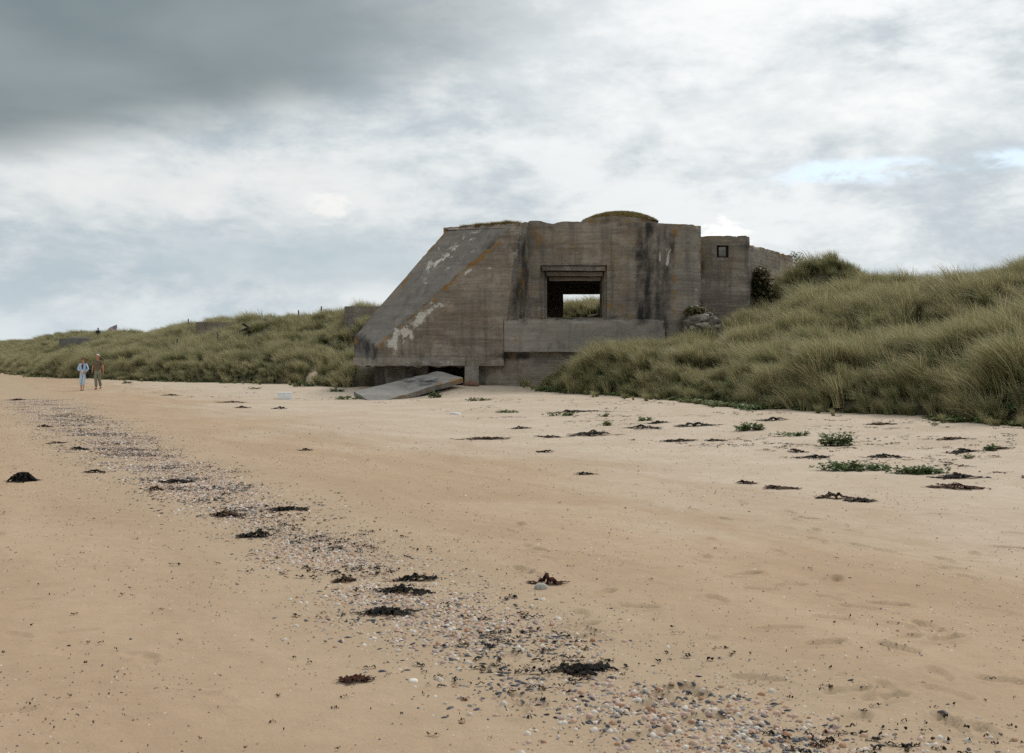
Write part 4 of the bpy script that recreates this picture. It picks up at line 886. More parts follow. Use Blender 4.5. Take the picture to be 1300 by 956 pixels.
BIG = [
 (28, 611, 33, 12, 'black', 'rounded black seaweed mound alone near the left edge', True), (98, 571, 17, 6, 'black', 'small black seaweed heap right of and behind the rounded mound', False),
 (121, 600, 20, 5, 'black', 'flat black seaweed scrap level with the rounded mound, beside the shell band', False), (70, 563, 14, 3, 'brown', 'thin brown seaweed strand near the left edge behind the small heap', False),
 (56, 542, 16, 4, 'brown', 'brown seaweed scrap on the left sand in front of the walkers', False), (22, 508, 20, 3, 'brown', 'thin brown seaweed strip at the far left sand', False),
 (328, 682, 38, 11, 'black', 'long black seaweed clump with tail at the left side of the shell band', False), (284, 655, 28, 7, 'brown', 'dark brown seaweed clump lying among shells behind the long tailed one', False),
 (370, 647, 34, 5, 'black', 'thin black seaweed streak across the middle of the shell band', False), (196, 622, 16, 7, 'brown', 'brown seaweed knot in the far part of the shell band', False), (220, 612, 34, 4, 'black', 'thin dark seaweed line in the far part of the shell band', False),
 (695, 741, 28, 17, 'red', 'reddish brown seaweed clump with stem and pale holdfast on bare sand right of the shells', False),
 (488, 779, 46, 9, 'black', 'long flat black seaweed clump in the nearest shells', False), (512, 752, 40, 13, 'black', 'shaggy black seaweed clump in the shell band behind the long flat one', False),
 (528, 737, 38, 10, 'black', 'black seaweed tangle uppermost of the three in the near shell band', False), (438, 738, 20, 8, 'brown', 'small dark seaweed knot at the left of the near shell band', False),
 (453, 864, 26, 8, 'red', 'reddish seaweed clump at the bottom beside single shells', False), (735, 850, 44, 8, 'black', 'black seaweed strip among the nearest shells at the bottom', False),
 (756, 551, 52, 8, 'black', 'long black seaweed strip on the pale sand in front of the right dune', False), (816, 544, 32, 6, 'black', 'curved black seaweed strip right of the longest strip', False),
 (882, 541, 42, 8, 'black', 'black seaweed clump left of the round green beach plant', False), (985, 534, 34, 7, 'black', 'black seaweed strands trailing from the first green beach plant', False),
 (1062, 633, 30, 12, 'brown', 'dark brown seaweed lump on the pale sand at right', False), (1094, 636, 34, 5, 'black', 'thin seaweed trail running right from the dark brown lump', False),
 (1216, 606, 44, 8, 'black', 'black seaweed heap at the right end of the sprawling green plants', False), (1216, 620, 50, 8, 'red', 'reddish brown seaweed mat nearest below the sprawling green plants', False),
 (944, 614, 20, 5, 'red', 'small reddish seaweed scrap left of the flat brown strip', False), (982, 620, 34, 5, 'brown', 'flat brown seaweed strip in front of the green plants', False),
 (1036, 581, 32, 5, 'black', 'thin black seaweed wisp between the green bush and the sprawling plants', False), (1010, 574, 20, 6, 'black', 'dark seaweed knot below the green bush', False),
 (1125, 581, 30, 6, 'black', 'dark seaweed wisp just above the sprawling green plants', False), (1222, 574, 30, 7, 'black', 'black seaweed scrap under the leafy sprout at right', False), (1260, 570, 36, 4, 'brown', 'thin dark strand right of the leafy sprout', False),
 (1200, 558, 32, 4, 'brown', 'thin brown strand left of the leafy sprout', False), (1120, 539, 30, 3, 'brown', 'thin brown stalk lying near the foot of the right dune', False),
 (620, 557, 54, 3, 'brown', 'long thin brown stalk on the sand in front of the bunker', False), (700, 555, 26, 3, 'brown', 'short thin brown strand left of the longest black strip', False), (722, 523, 48, 4, 'black', 'dark seaweed line mixed with green shoots in front of the bunker foundation', False),
 (860, 560, 40, 4, 'black', 'thin dark seaweed line below the black clump on the pale sand', False), (905, 560, 24, 3, 'black', 'short thin dark strand right of the thin seaweed line', False), (836, 537, 22, 4, 'black', 'short dark strip behind the curved black strip', False),
 (660, 544, 20, 4, 'brown', 'small brown strip in front of the bunker foundation', False), (740, 602, 20, 4, 'black', 'small black scrap on open sand in the middle of the beach', False), (696, 574, 18, 4, 'brown', 'small brown scrap below the long thin stalk', False),
 (357, 519, 16, 5, 'black', 'black seaweed scrap in front of the white box', False), (296, 511, 28, 3, 'brown', 'long flat seaweed strip left of the white box', False), (306, 518, 16, 4, 'brown', 'brown scrap below the flat strip left of the white box', False),
 (388, 572, 10, 5, 'black', 'tiny black scrap alone on smooth sand left of centre', False), (190, 484, 26, 4, 'black', 'dark driftwood-like seaweed strip at the foot of the left dune', False), (218, 502, 20, 3, 'brown', 'brown strip on sand right of the walkers', False)]
for a in BIG: weed(*a[:6], dome=a[6])
# stem and pale holdfast stone of the reddish clump
bits = [(q, 700 + 420 * q) for q in range(0)]
r = np.random.default_rng(15)
Vw, Qw, Cw = [], [], []; off = 0
def bits(n_, sample, wmin, wmax, pal):
    global off
    for q in range(n_):
        x, y = sample(); z = float(beach_h(np.array([x]), np.array([y]))[0]); w_ = r.uniform(wmin, wmax)
        v, qd, cc = strands(r, int(r.integers(1, 4)), w_, w_ * .6, .012, w_ * .9, .09 * w_ if w_ < .08 else .008, WC[pal[int(r.integers(len(pal)))]])
        v = np.array(v); v[:, 0] += x; v[:, 1] += y; v[:, 2] += z
        Vw.append(v); Qw.append(np.array(qd) + off); Cw.extend(cc); off += len(v)
def pool(x, y, m): return iter(list(zip(x[m], y[m])))
t = SP[1] + r.random(9000) ** 1.3 * 32; o_ = r.normal(0, .42, 9000); x = np.interp(t, SP, SHELL[:, 0]) + o_ * .86; y = np.interp(t, SP, SHELL[:, 1]) + o_ * .5
PB = pool(x, y, fbm(x / .55, y / .55, seed=98, oct=2) > .05); in_band = lambda: next(PB)
y = r.uniform(14, 60, 40000); x = r.uniform(-.5, .5, 40000) * y; d = signed(FOOT, x, y)
PW = pool(x, y, (d > -8) & (d < -.3) & (r.random(40000) < 40 / y ** 1.2) & (fbm(x / 1.2, y / 1.2, seed=99, oct=2) > .1)); in_wrack = lambda: next(PW)
y = 4.5 + 34 * r.random(6000) ** 1.6; x = r.uniform(-.5, .5, 6000) * y; PA = pool(x, y, signed(FOOT, x, y) < -.5); anywhere = lambda: next(PA)
bits(1500, in_band, .015, .075, ['black', 'black', 'brown']); bits(800, in_wrack, .04, .22, ['black', 'black', 'brown', 'red']); bits(500, anywhere, .008, .03, ['brown', 'black', 'brown'])
Cw = np.array(Cw); Cw = np.c_[Cw, np.ones(len(Cw))]
tag(obj('seaweed_litter', mesh_from('seaweed_litter', np.concatenate(Vw), np.concatenate(Qw), {'col': ('FLOAT_COLOR', Cw)}), m_weed), 'fine dark scraps of dried seaweed strewn over the sand', 'seaweed litter', kind='stuff')

# ------------------------------------------------------------------ beach plants
m_leaf, k, b, o = new_mat('beach_leaf')
c_ = attr(k, 'col').outputs['Color']; k.put(b.inputs['Base Color'], c_); b.inputs['Roughness'].default_value = .5
tr = k.add('ShaderNodeBsdfTranslucent'); k.put(tr.inputs[0], c_); mx = k.add('ShaderNodeMixShader'); mx.inputs[0].default_value = .3
m_leaf.node_tree.links.new(b.outputs[0], mx.inputs[1]); m_leaf.node_tree.links.new(tr.outputs[0], mx.inputs[2]); m_leaf.node_tree.links.new(mx.outputs[0], o.inputs[0])
def plant_mesh(name, w, d, h, n_, leaf, seed, pal):
    r = np.random.default_rng(seed); V, Qd, Cc = [], [], []; off = 0
    nst = max(4, n_ // 9)
    for s in range(nst):
        a = r.uniform(0, 6.283); rr = r.random() ** .5; bx, by = .55 * rr * math.cos(a) * w / 2, .55 * rr * math.sin(a) * d / 2
        ex, ey = bx + r.normal(0, .2) * w / 2 + .4 * rr * math.cos(a) * w / 2, by + r.normal(0, .2) * d / 2 + .4 * rr * math.sin(a) * d / 2
        ez = h * r.uniform(.35, 1.) * (1 - .6 * rr * rr); cst = np.array(pal[int(r.integers(len(pal)))])
        for q in range(max(1, n_ // nst)):
            t = r.uniform(.15, 1.); cx_, cy_, cz_ = bx + (ex - bx) * t, by + (ey - by) * t, ez * t ** .8
            la = r.uniform(0, 6.283); L = leaf * r.uniform(.6, 1.3); W = L * r.uniform(.25, .42); el = r.uniform(-.3, .8)
            dxv = np.array([math.cos(la) * math.cos(el), math.sin(la) * math.cos(el), math.sin(el)]); sv = np.array([-math.sin(la), math.cos(la), r.normal(0, .3)])
            p0 = np.array([cx_, cy_, max(cz_, .012)]); mid_ = p0 + dxv * L * .55; tip = p0 + dxv * L - np.array([0, 0, .25 * L])
            V += [p0, mid_ - sv * W, tip, mid_ + sv * W]; Qd.append((off, off + 1, off + 2, off + 3)); off += 4
            Cc += [tuple(cst * r.uniform(.7, 1.25))] * 4
        # stem
        sv = np.array([.004, .003, 0]); V += [np.array([bx, by, -.01]) - sv, np.array([bx, by, -.01]) + sv, np.array([ex, ey, ez]) + sv, np.array([ex, ey, ez]) - sv]; Qd.append((off, off + 1, off + 2, off + 3)); off += 4; Cc += [(.12, .13, .05)] * 4
    Cc = np.array(Cc); return mesh_from(name, np.array(V), np.array(Qd), {'col': ('FLOAT_COLOR', np.c_[Cc, np.ones(len(Cc))])}, smooth=False)
GREEN = [(.095, .155, .045), (.13, .185, .06), (.08, .125, .045), (.17, .20, .08)]; OLIVE = [(.18, .19, .075), (.14, .15, .06), (.24, .22, .09)]
PL = [(1062, 566, 52, 24, 420, .06, GREEN, 'rounded leafy green beach plant in the middle of the right sand'), (1008, 553, 44, 8, 160, .05, GREEN, 'low flat green plant just left of the rounded leafy one'),
      (953, 546, 38, 14, 300, .06, GREEN, 'dark green plant half buried in black seaweed below the dune'), (1085, 597, 95, 14, 420, .06, GREEN, 'left part of the wide sprawling green plant mat at right'), (1165, 601, 75, 11, 300, .06, GREEN, 'right part of the wide sprawling green plant mat at right'),
      (1253, 572, 18, 18, 40, .07, GREEN, 'lone leafy sprout near the right edge'), (1232, 581, 22, 6, 40, .05, OLIVE, 'faded low shoots beside the lone leafy sprout'), (1185, 540, 18, 8, 40, .04, OLIVE, 'sparse pale shoots at the dune foot near the right edge'),
      (552, 505, 17, 12, 150, .08, GREEN, 'small dark green bush beside the fallen slab'), (608, 509, 36, 6, 200, .06, OLIVE, 'flat yellow-green plant patch below the support pillar'), (645, 524, 40, 5, 120, .06, GREEN, 'low green shoots in front of the foundation wall'),
      (712, 528, 44, 6, 150, .06, GREEN, 'low green shoots mixed with seaweed in front of the grass hump'), (765, 529, 16, 6, 60, .06, OLIVE, 'small yellow-green tuft on the sand below the grass hump'), (770, 540, 20, 6, 80, .06, OLIVE, 'lower of the two yellow-green tufts below the grass hump'),
      (820, 534, 26, 7, 90, .06, GREEN, 'green shoots behind the curved seaweed strip'), (440, 507, 40, 6, 130, .08, GREEN, 'low green plants left of the fallen slab corner'), (428, 497, 20, 6, 110, .09, GREEN, 'dark green plant nearest the bunker wing tip'),
      (385, 491, 36, 9, 300, .09, GREEN, 'green plant cushion below the sandy gully'), (322, 494, 14, 3, 50, .08, OLIVE, 'tiny green patch on sand left of the gully'), (160, 487, 14, 5, 60, .10, OLIVE, 'yellow-green plant right of the walking man'), (690, 497, 26, 8, 220, .08, GREEN, 'green plant cushion at the left end of the grass hump')]
PLANTS = []
for q, (px, py, wp, hp, n_, lf, pal, lab) in enumerate(PL):
    p = on_beach(px, py); D = p[1]; wm = wp * D / F; hm = min(.36, hp * D / F * .95)
    o = obj('beach_plant', plant_mesh('beach_plant', wm * 1.1, max(.4 * wm, .3), hm, int(n_ * 1.4), lf * 1.15, 500 + q, pal), m_leaf); o.location = p; tag(o, lab, 'plant', 'green plants on the sand'); PLANTS.append(o)
# ground cover along the dune foot
r = np.random.default_rng(31); n0 = 60000
x = np.r_[r.uniform(-62, -8, n0 * 2 // 3), r.uniform(0, 14, n0 // 3)]; y = np.r_[r.uniform(52, 125, n0 * 2 // 3), r.uniform(18, 47, n0 // 3)]
d = foot_d(x, y); cl = fbm(x / 2., y / 2., seed=44, oct=2); m = (d > -.75 + .5 * (cl < 0)) & (d < .7) & (r.random(n0) < .35 + .8 * cl) & (np.abs(x / y) < .55) & ~((x > -7.5) & (x < 1.2) & (y > 46))
x, y = x[m], y[m]; s = r.uniform(.5, 1.15, len(x))
tag(scatter('foot_herbs', np.stack([x, y, ground(x, y) - .01], 1), np.stack([s * 0, s * 0, r.uniform(0, 6.28, len(x))], 1), np.stack([s, s, s], 1), r.integers(0, 3, len(x)), [PLANTS[12], PLANTS[13], PLANTS[16]]), 'low yellow-green herbs along the foot of the dunes', 'ground cover', kind='stuff')
print('herbs', len(x))

# dark shrub in the corner between lookout block and retaining wall
def shrub(name, c, rad, n_, leaf, seed, pal, label):
    r = np.random.default_rng(seed); e = empty(name, (c[0], c[1], c[2] - rad[2])); V, Qd, Cc = [], [], []; off = 0
    for q in range(n_):
        v = r.normal(0, 1, 3); v /= np.linalg.norm(v); rr = r.random() ** .45 * (1 + .25 * fbm(v[:1] * 2, v[1:2] * 2, v[2:] * 2, seed=seed)[0])
        p0 = v * rr * np.array(rad) + np.array([0, 0, rad[2]]); la = r.uniform(0, 6.283); el = r.uniform(-.9, .3); L = leaf * r.uniform(.6, 1.5); W = L * .22
        dv = np.array([math.cos(la) * math.cos(el), math.sin(la) * math.cos(el), math.sin(el)]); sv = np.array([-math.sin(la), math.cos(la), r.normal(0, .4)])
        V += [p0, p0 + dv * L * .5 - sv * W, p0 + dv * L, p0 + dv * L * .5 + sv * W]; Qd.append((off, off + 1, off + 2, off + 3)); off += 4; Cc += [tuple(np.array(pal[int(r.integers(len(pal)))]) * r.uniform(.7, 1.3))] * 4
    Cc = np.array(Cc); obj('crown', mesh_from('crown', np.array(V), np.array(Qd), {'col': ('FLOAT_COLOR', np.c_[Cc, np.ones(len(Cc))])}, smooth=False), m_leaf, e)
    mb = MB(); mb.grid(lambda u, v: (.05 * np.cos(u * 6.283) * (1 - .7 * v) + .1 * v, .05 * np.sin(u * 6.283) * (1 - .7 * v), v * rad[2] * 1.3 - .3), 8, 6)
    V, Q, _ = mb.get(); obj('stem', mesh_from('stem', V, Q), plain('bark', (.08, .06, .045), .9), e)
    return tag(e, label, 'shrub')
sp_ = P(966, 362, 50.6); shrub('shrub', sp_, (.5, .45, .95), 1500, .20, 3, [(.09, .11, .04), (.13, .10, .055), (.17, .11, .06), (.075, .10, .045)], 'dark green and brown shrub in the corner right of the lookout block')
sp_ = P(1010, 330, 56.6); shrub('shrub', sp_, (.5, .5, .45), 500, .12, 4, [(.06, .08, .04), (.05, .06, .035)], 'thin dark shrub behind the end of the retaining wall')
sp_ = P(884, 396, 46.6); shrub('shrub', sp_, (.5, .25, .28), 600, .16, 6, [(.15, .12, .06), (.20, .155, .085), (.12, .13, .05)], 'dry brown weeds hanging above the rubble lump')

# ------------------------------------------------------------------ white box, posts, beams, flags
m_white = plain('white_plastic', (.78, .80, .80), .5, .08, 5., .4)
p = on_beach(362, 506.5); D = p[1]; wm = 17 * D / F; hm = 9 * D / F
bm = bmesh.new(); bmesh.ops.create_cube(bm, size=1); bmesh.ops.scale(bm, vec=(wm, wm * .65, hm), verts=bm.verts); bmesh.ops.bevel(bm, geom=bm.edges[:], offset=.02, segments=2, affect='EDGES')
me = bpy.data.meshes.new('box_body'); bm.to_mesh(me); bm.free()
wb = empty('white_box', (p[0], p[1], p[2] - .02), .15); tag(wb, 'white plastic fish box lying on the sand left of the bunker', 'box')
q_ = obj('box_body', me, m_white, wb); q_.location = (0, 0, hm / 2)
bm = bmesh.new(); bmesh.ops.create_cube(bm, size=1); bmesh.ops.scale(bm, vec=(wm * 1.06, wm * .71, hm * .16), verts=bm.verts); bmesh.ops.bevel(bm, geom=bm.edges[:], offset=.012, segments=2, affect='EDGES')
me = bpy.data.meshes.new('rim'); bm.to_mesh(me); bm.free(); q_ = obj('rim', me, m_white, wb); q_.location = (0, 0, hm * .95)
p = on_beach(578, 526); me_r = rock('stone', p, (.17, .1, .06), 5, plain('white_stone', (.62, .6, .57), .8, .15), None, .3, 3); tag(me_r, 'flat whitish stone on the sand in front of the bunker pillar', 'stone')
p = on_beach(598, 489.5); me_r = rock('stone', p + (0, -.35, .05), (.34, .2, .14), 8, plain('brown_stone', (.16, .09, .06), .9, .3), None, .3, 3); tag(me_r, 'reddish brown stone at the foot of the support pillar', 'stone')
p = on_beach(687, 747); me_r = rock('pebble', p, (.045, .03, .035), 9, plain('grey_pebble', (.36, .35, .31), .8, .3, 30.), None, .25, 3); tag(me_r, 'grey pebble touching the reddish brown seaweed clump', 'pebble')
p = on_beach(525, 866); me_r = rock('pebble', p, (.024, .022, .018), 19, plain('white_pebble', (.75, .70, .62), .7, .15, 30.), None, .15, 3); tag(me_r, 'round white pebble at the bottom near the shells', 'pebble')

m_wood = plain('grey_wood', (.17, .15, .13), .9, .4, 6., bmp=.02); m_dark = plain('dark_wood', (.035, .030, .027), .9, .4, 6.)
def post(px, pyt, Y, hgt, label, tilt=0., wd=.055, mat=None):
    p = P(px, pyt, Y); g = float(ground(p[0], Y)[0]); mb = MB(); H = p[2] - g + .3
    mb.grid(lambda u, v: (wd * np.cos(u * 6.283) * (1 - .12 * v + .05 * np.sin(9 * v)) + tilt * v, wd * np.sin(u * 6.283) * (1 - .12 * v), v * H - .3), 8, 5)
    mb.grid(lambda u, v: (wd * .88 * np.cos(u * 6.283) * (1 - v) + tilt, wd * .88 * np.sin(u * 6.283) * (1 - v), H - .3 + .03 * v), 8, 2)
    V, Q, _ = mb.get(); o = obj('fence_post', mesh_from('fence_post', V, Q), mat or m_wood); o.location = (p[0], Y, g)
    return tag(o, label, 'post', 'weathered posts on the left dune')
post(239, 405, 88, .6, 'post left of the half-buried slab on the left dune'); post(379, 394, 80, .6, 'tall weathered post on the crest left of the square block'); post(408, 389, 78, .5, 'short post nearest the square concrete block')
post(276, 421, 72, .5, 'grey post in the grass below the half-buried slab', mat=m_wood); post(225, 430, 74, .5, 'dark post stub standing in the middle of the left slope'); post(130, 440, 84, .5, 'grey post on the slope above the walking man')
post(173, 439, 80, .5, 'grey post on the slope right of the walking man')
def beam(pxa, pya, pxb, pyb, Y, th, label, name='timber_beam', mat=None):
    a, c = P(pxa, pya, Y), P(pxb, pyb, Y + .6); bm = bmesh.new(); bmesh.ops.create_cube(bm, size=1); L = float(np.linalg.norm(c - a)); bmesh.ops.scale(bm, vec=(L, th, th), verts=bm.verts); bmesh.ops.bevel(bm, geom=bm.edges[:], offset=.015, segments=1, affect='EDGES')
    me = bpy.data.meshes.new(name); bm.to_mesh(me); bm.free(); o = obj(name, me, mat or m_dark); o.location = (a + c) / 2; o.rotation_euler = Vector(c - a).to_track_quat('X', 'Z').to_euler()
    return tag(o, label, 'beam', kind='thing')
beam(296, 424, 320, 415, 74, .16, 'dark beam lying slantwise in the grass of the left dune'); beam(308, 411, 318, 417, 74.2, .12, 'short dark beam crossing the slanting one'); beam(335, 407, 352, 407.5, 78, .28, 'grey horizontal board on the left dune right of the beams', 'board', m_wood)

def flag(px, pyt, Y, w_, h_, stripes, label, sag):
    p = P(px, pyt, Y); g = float(ground(p[0], Y)[0]); e = empty('flag', (p[0], Y, g)); H = p[2] - g
    mb = MB(); mb.grid(lambda u, v: (.035 * np.cos(u * 6.283), .035 * np.sin(u * 6.283), v * (H + .1) - .1), 8, 3); V, Q, _ = mb.get(); obj('pole', mesh_from('pole', V, Q), plain('pole_paint', (.75, .75, .73), .5, .05), e)
    nS = len(stripes)
    for q, c in enumerate(stripes):
        mb = MB(); z0, z1 = 1 - (q + 1) / nS, 1 - q / nS
        mb.grid(lambda u, v: (-w_ * u, .10 * np.sin(u * 7) * u, H - .05 - h_ * (1 - (z0 + (z1 - z0) * v)) - sag * u ** 1.3), 14, 2); V, Q, _ = mb.get(); obj('stripe', mesh_from('stripe', V, Q), c, e)
    return e, H
m_red, m_fw, m_blue = plain('flag_red', (.50, .05, .07), .8, .1), plain('flag_white', (.75, .74, .74), .8, .05), plain('flag_blue', (.05, .06, .16), .8, .1)
e, H = flag(148.5, 411.8, 150, 1.25, .85, [m_red if q % 2 == 0 else m_fw for q in range(13)], '', .55)
mb = MB(); mb.grid(lambda u, v: (-.02 - .5 * u, -.012 + .10 * np.sin(u * .4 * 7) * u * .4, H - .05 - .46 * (1 - v) - .55 * (.4 * u) ** 1.3), 8, 4); V, Q, _ = mb.get(); cn = obj('canton', mesh_from('canton', V, Q), m_blue, e)
for q in range(9):
    for j in range(3):
        s = .022; mb = MB(); x0, z0 = -.06 - .05 * q, H - .12 - .13 * j - .55 * (.05 * q / 1.25 + .04) ** 1.3
        mb.quad((x0 - s, -.03, z0 - s), (x0 + s, -.03, z0 - s), (x0 + s, -.03, z0 + s), (x0 - s, -.03, z0 + s), .1); V, Q, _ = mb.get(); obj('star', mesh_from('star', V, Q), m_fw, cn)
tag(e, 'striped red and white flag with dark blue corner behind the left dune', 'flag')
e, H = flag(140.5, 418.6, 150, .62, .55, [m_fw], '', .12)
for x0, x1 in ((-.02, -.16), (-.46, -.61)):
    mb = MB(); mb.grid(lambda u, v: (x0 + (x1 - x0) * u, -.02 + .10 * np.sin(7 * (x0 + (x1 - x0) * u) / -.62) * ((x0 + (x1 - x0) * u) / -.62), H - .05 - .55 * (1 - v) - .12 * ((x0 + (x1 - x0) * u) / -.62) ** 1.3), 4, 4); V, Q, _ = mb.get(); obj('stripe', mesh_from('stripe', V, Q), m_red, e)
tag(e, 'small red and white flag left of the striped flag behind the dune', 'flag')

# ------------------------------------------------------------------ people
def skin(name, nodes, edges, mat, parent, root=0, sub=2):
    me = bpy.data.meshes.new(name); me.from_pydata([n_[:3] for n_ in nodes], edges, []); o = obj(name, me, mat, parent)
    md = o.modifiers.new('skin', 'SKIN'); md.use_smooth_shade = True
    for i, n_ in enumerate(nodes):
        sv = me.skin_vertices[0].data[i]; rx = n_[3]; sv.radius = (rx, n_[4] if len(n_) > 4 else rx); sv.use_root = (i == root)
    sb = o.modifiers.new('smooth', 'SUBSURF'); sb.levels = sub; sb.render_levels = sub
    return o
def ball(name, c, r3, mat, parent, cut=None):
    bm = bmesh.new(); bmesh.ops.create_uvsphere(bm, u_segments=16, v_segments=10, radius=1)
    if cut is not None:
        for v in [v for v in bm.verts if cut(v.co)]: bm.verts.remove(v)
    for v in bm.verts: v.co = Vector((v.co.x * r3[0], v.co.y * r3[1], v.co.z * r3[2]))
    me = bpy.data.meshes.new(name); bm.to_mesh(me); bm.free()
    for pg in me.polygons: pg.use_smooth = True
    o = obj(name, me, mat, parent); o.location = c; return o
def hand(nodes, edges, wi, wrist, side, down=(0, -.05, -1)):
    """palm and five fingers growing from wrist node wi"""
    d = Vector(down).normalized(); palm = Vector(wrist) + d * .07; nodes.append((*palm, .030, .018)); pi_ = len(nodes) - 1; edges.append((wi, pi_))
    for q, (L, off) in enumerate(((.075, -.027), (.085, -.009), (.08, .009), (.065, .026))):
        a = palm + Vector((0, off, 0)) + d * .02; b_ = a + d * L * .55 + Vector((-side * .006, 0, 0)); c_ = b_ + d * L * .45 + Vector((-side * .02, 0, 0))
        i0 = len(nodes); nodes += [(*a, .009), (*b_, .0085), (*c_, .007)]; edges += [(pi_, i0), (i0, i0 + 1), (i0 + 1, i0 + 2)]
    a = Vector(wrist) + d * .03 + Vector((0, -.03, 0)); b_ = a + d * .035 + Vector((0, -.02, 0)); i0 = len(nodes); nodes += [(*a, .011), (*b_, .009)]; edges += [(wi, i0), (i0, i0 + 1)]
def person(loc, H, rz, label, arms, legs, cols, coat, belly=1., group=None):
    """arms: (elbow, wrist) per side; legs: (knee, ankle, toe) per side, for a figure 1.75 m tall facing -Y"""
    e = empty('person', loc, rz); e.scale = (H / 1.75,) * 3; tag(e, label, 'person', group)
    skinm, hairm, topm, legm, shoem = cols
    nodes = [(0, 0, .95, .135, .10), (0, 0, 1.10, .13 * belly, .105 * belly), (0, .01, 1.30, .155, .105), (0, .01, 1.44, .085, .07), (0, 0, 1.52, .052), (0, -.015, 1.57, .062, .072), (0, -.015, 1.64, .078, .092), (0, -.005, 1.71, .062, .078)]
    edges = [(i, i + 1) for i in range(7)]
    for s, (el, wr) in zip((-1, 1), arms):
        i0 = len(nodes); nodes += [(s * .165, .01, 1.41, .056), (*el, .042), (*wr, .027)]; edges += [(2, i0), (i0, i0 + 1), (i0 + 1, i0 + 2)]
        hand(nodes, edges, i0 + 2, wr, s, Vector(wr) - Vector(el))
    for s, (kn, an, to) in zip((-1, 1), legs):
        i0 = len(nodes); nodes += [(s * .085, 0, .86, .088), (*kn, .058), (*an, .036), (*to, .032)]; edges += [(0, i0), (i0, i0 + 1), (i0 + 1, i0 + 2), (i0 + 2, i0 + 3)]
    body = skin('body', nodes, edges, skinm, e)
    ball('nose', (0, -.105, 1.635), (.014, .022, .02), skinm, e); eye = plain('eye', (.03, .025, .02), .3)
    for s in (-1, 1): ball('eye', (s * .032, -.096, 1.665), (.012, .008, .008), eye, e); ball('ear', (s * .08, 0, 1.645), (.012, .022, .034), skinm, e)
    ball('mouth', (0, -.098, 1.595), (.024, .008, .007), plain('lips', (.3, .1, .08), .6), e)
    # trousers
    nodes = [(0, 0, 1.0, .14 * belly, .112 * belly), (0, 0, .92, .145, .115)]; edges = [(0, 1)]
    for s, (kn, an, to) in zip((-1, 1), legs):
        hem = Vector(kn).lerp(Vector(an), coat['hem']); i0 = len(nodes); nodes += [(s * .088, 0, .84, .105), (*kn, .082), (*hem, .070)]; edges += [(1, i0), (i0, i0 + 1), (i0 + 1, i0 + 2)]
    skin('trousers', nodes, edges, legm, e, 1)
    for s, (kn, an, to) in zip((-1, 1), legs):
        h_ = Vector(an) + Vector((0, .04, -.045)); skin('shoe', [(*h_, .046, .042), (*(Vector(an) * .45 + Vector(to) * .55 + Vector((0, 0, -.015))), .048, .040), (*to, .040, .030)], [(0, 1), (1, 2)], shoem, e)
    # top
    nodes = [(0, 0, coat['low'], .155 * belly, .125 * belly), (0, 0, 1.10, .15 * belly, .125 * belly), (0, .01, 1.30, .172, .125), (0, .01, 1.43, .10, .085)]; edges = [(0, 1), (1, 2), (2, 3)]
    for s, (el, wr) in zip((-1, 1), arms):
        i0 = len(nodes); nodes += [(s * .17, .01, 1.405, .078)]; edges += [(2, i0)]
        if coat['sleeve'] > .5: nodes += [(*el, .070), (*Vector(el).lerp(Vector(wr), .85), .056)]; edges += [(i0, i0 + 1), (i0 + 1, i0 + 2)]
        else: nodes += [(*Vector((s * .17, .01, 1.405)).lerp(Vector(el), .75), .066)]; edges += [(i0, i0 + 1)]
    skin('jacket' if coat['sleeve'] > .5 else 'shirt', nodes, edges, topm, e, 1)
    return e
sk = plain('skin', (.50, .25, .17), .55, .1); skd = plain('sunburnt_skin', (.52, .22, .15), .55, .1)
m_lb = plain('light_blue_cloth', (.42, .56, .74), .85, .14, 7.); m_pb = plain('pale_blue_denim', (.47, .57, .66), .85, .12, 7.); m_ol = plain('olive_brown_knit', (.16, .125, .08), .9, .2, 7.); m_gt = plain('grey_green_cotton', (.22, .22, .16), .9, .15, 6.)
m_hr = plain('auburn_hair', (.13, .04, .02), .6, .3, 20.); m_wh = plain('white_hair', (.72, .68, .64), .6, .1, 20.); m_sh = plain('dark_shoe', (.04, .035, .035), .6, .2); m_bl = plain('black_fabric', (.012, .012, .014), .8, .3)
p = on_beach(105.5, 496)
wo = person(p, 1.60, .06, 'woman walking in pale blue jacket and cropped trousers carrying a black bag', [((-.25, -.02, 1.16), (-.10, -.20, 1.08)), ((.26, .0, 1.16), (.16, -.16, 1.02))],
            [((-.09, -.10, .49), (-.08, -.04, .09), (-.08, -.16, .03)), ((.09, -.16, .50), (.08, -.22, .10), (.08, -.34, .04))], (sk, m_hr, m_lb, m_pb, m_sh), dict(hem=.55, low=.86, sleeve=1.), 1.12, 'walkers on the beach')
wo['label'] = 'person in pale blue jacket and cropped pale trousers walking with a black bag'
ball('hair', (0, .01, 1.675), (.105, .115, .105), m_hr, wo, cut=lambda c: c.z < -.75 or (c.y < -.62 and c.z < .35))
m_sc = plain('dark_scarf', (.03, .04, .09), .8, .2)
skin('undershirt', [(0, -.085, 1.44, .035, .03), (0, -.118, 1.30, .042, .022), (0, -.12, 1.16, .03, .02)], [(0, 1), (1, 2)], m_sc, wo)
hat = skin('sun_hat', [(0, -.20, 1.10, .075, .05), (.0, -.22, 1.02, .09, .05), (.02, -.20, .90, .07, .05)], [(0, 1), (1, 2)], plain('straw_white', (.62, .60, .54), .9, .15), None); hat.location = p; hat.rotation_euler = (0, 0, .06); hat.scale = (1.6 / 1.75,) * 3
tag(hat, 'off-white bundle held in front by the person in pale blue', 'bundle')
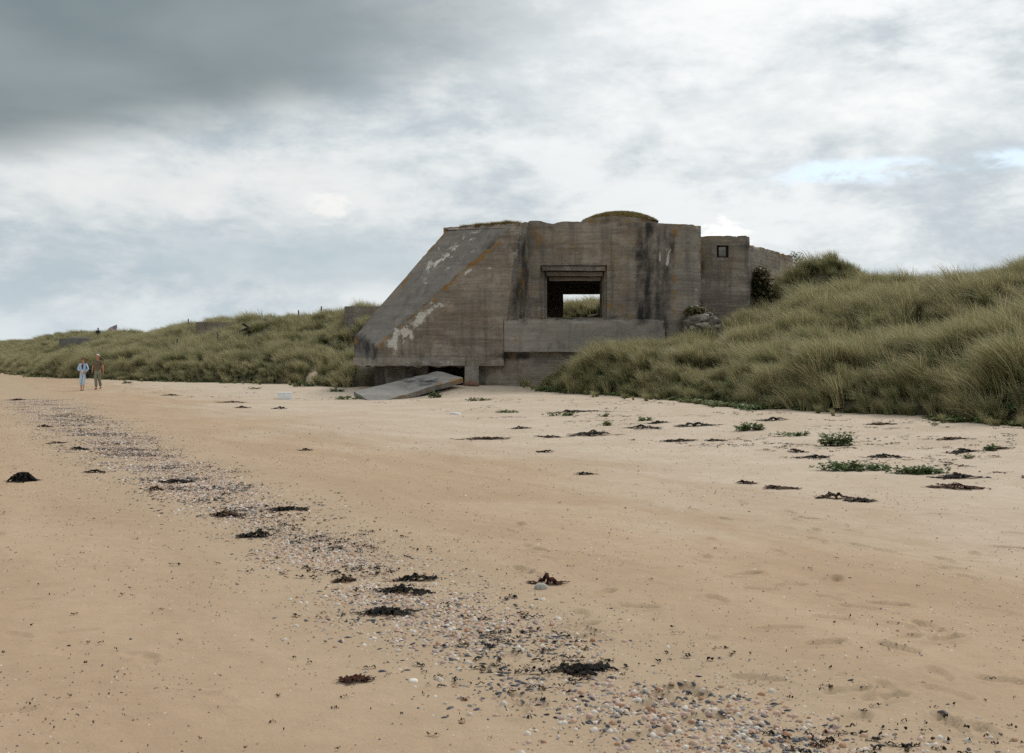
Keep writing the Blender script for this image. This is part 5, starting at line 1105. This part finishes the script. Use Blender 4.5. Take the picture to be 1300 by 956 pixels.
bag = empty('shoulder_bag', p); bag.scale = (1.6 / 1.75,) * 3; tag(bag, 'black bag hanging at the side of the person in pale blue', 'bag')
skin('bag_body', [(.25, -.06, .98, .06, .09), (.27, -.06, .84, .075, .11), (.25, -.05, .68, .035, .06)], [(0, 1), (1, 2)], m_bl, bag); skin('strap', [(.14, -.02, 1.46, .016), (.235, -.10, 1.22, .014), (.25, -.06, 1.0, .016)], [(0, 1), (1, 2)], m_bl, bag)
p = on_beach(124, 494.3)
ma = person(p, 1.77, -.05, 'person in olive brown short-sleeved top and grey trousers with white hair, walking', [((-.255, .05, 1.14), (-.24, -.08, .92)), ((.265, .02, 1.13), (.25, .06, .89))],
            [((-.07, -.06, .49), (-.03, -.10, .09), (-.03, -.25, .04)), ((.08, .02, .49), (.05, .24, .14), (.05, .12, .04))], (skd, m_wh, m_ol, m_gt, m_sh), dict(hem=.97, low=.92, sleeve=.4), 1.1, 'walkers on the beach')
ball('hair', (0, .012, 1.685), (.088, .108, .09), m_wh, ma, cut=lambda c: c.z < -.3 or (c.y < -.55 and c.z < .55))
cb_ = ball('camera', (p[0] - .255, p[1] - .10, p[2] + .80), (.055, .05, .075), m_bl, None); cb_.name = 'small_case'; tag(cb_, 'small black case held by the white-haired walker', 'case')
pp = P(124.5, 424, 128); g = float(ground(pp[0], 128)[0]); Hh = 1.75
md_ = plain('dark_silhouette', (.016, .015, .022), .9, .2)  # silhouette against the sky put into the colour: skin, hair, clothes alike
fp = person((pp[0], 128, min(g, P(124.5, 416.3, 128)[2] - Hh) if False else P(124.5, 416.3, 128)[2] - Hh), Hh, .3, 'dark silhouetted person standing on the far left dune crest', [((-.24, -.05, 1.16), (-.12, -.2, 1.2)), ((.25, .0, 1.15), (.24, -.05, .9))],
            [((-.09, -.02, .49), (-.09, .0, .08), (-.09, -.13, .03)), ((.09, -.02, .49), (.09, .0, .08), (.09, -.13, .03))], (md_, md_, md_, md_, md_), dict(hem=.97, low=.85, sleeve=1.))
ball('hair', (0, .012, 1.685), (.088, .108, .09), md_, fp, cut=lambda c: c.z < -.3)
print('far person ground', g, fp.location.z)
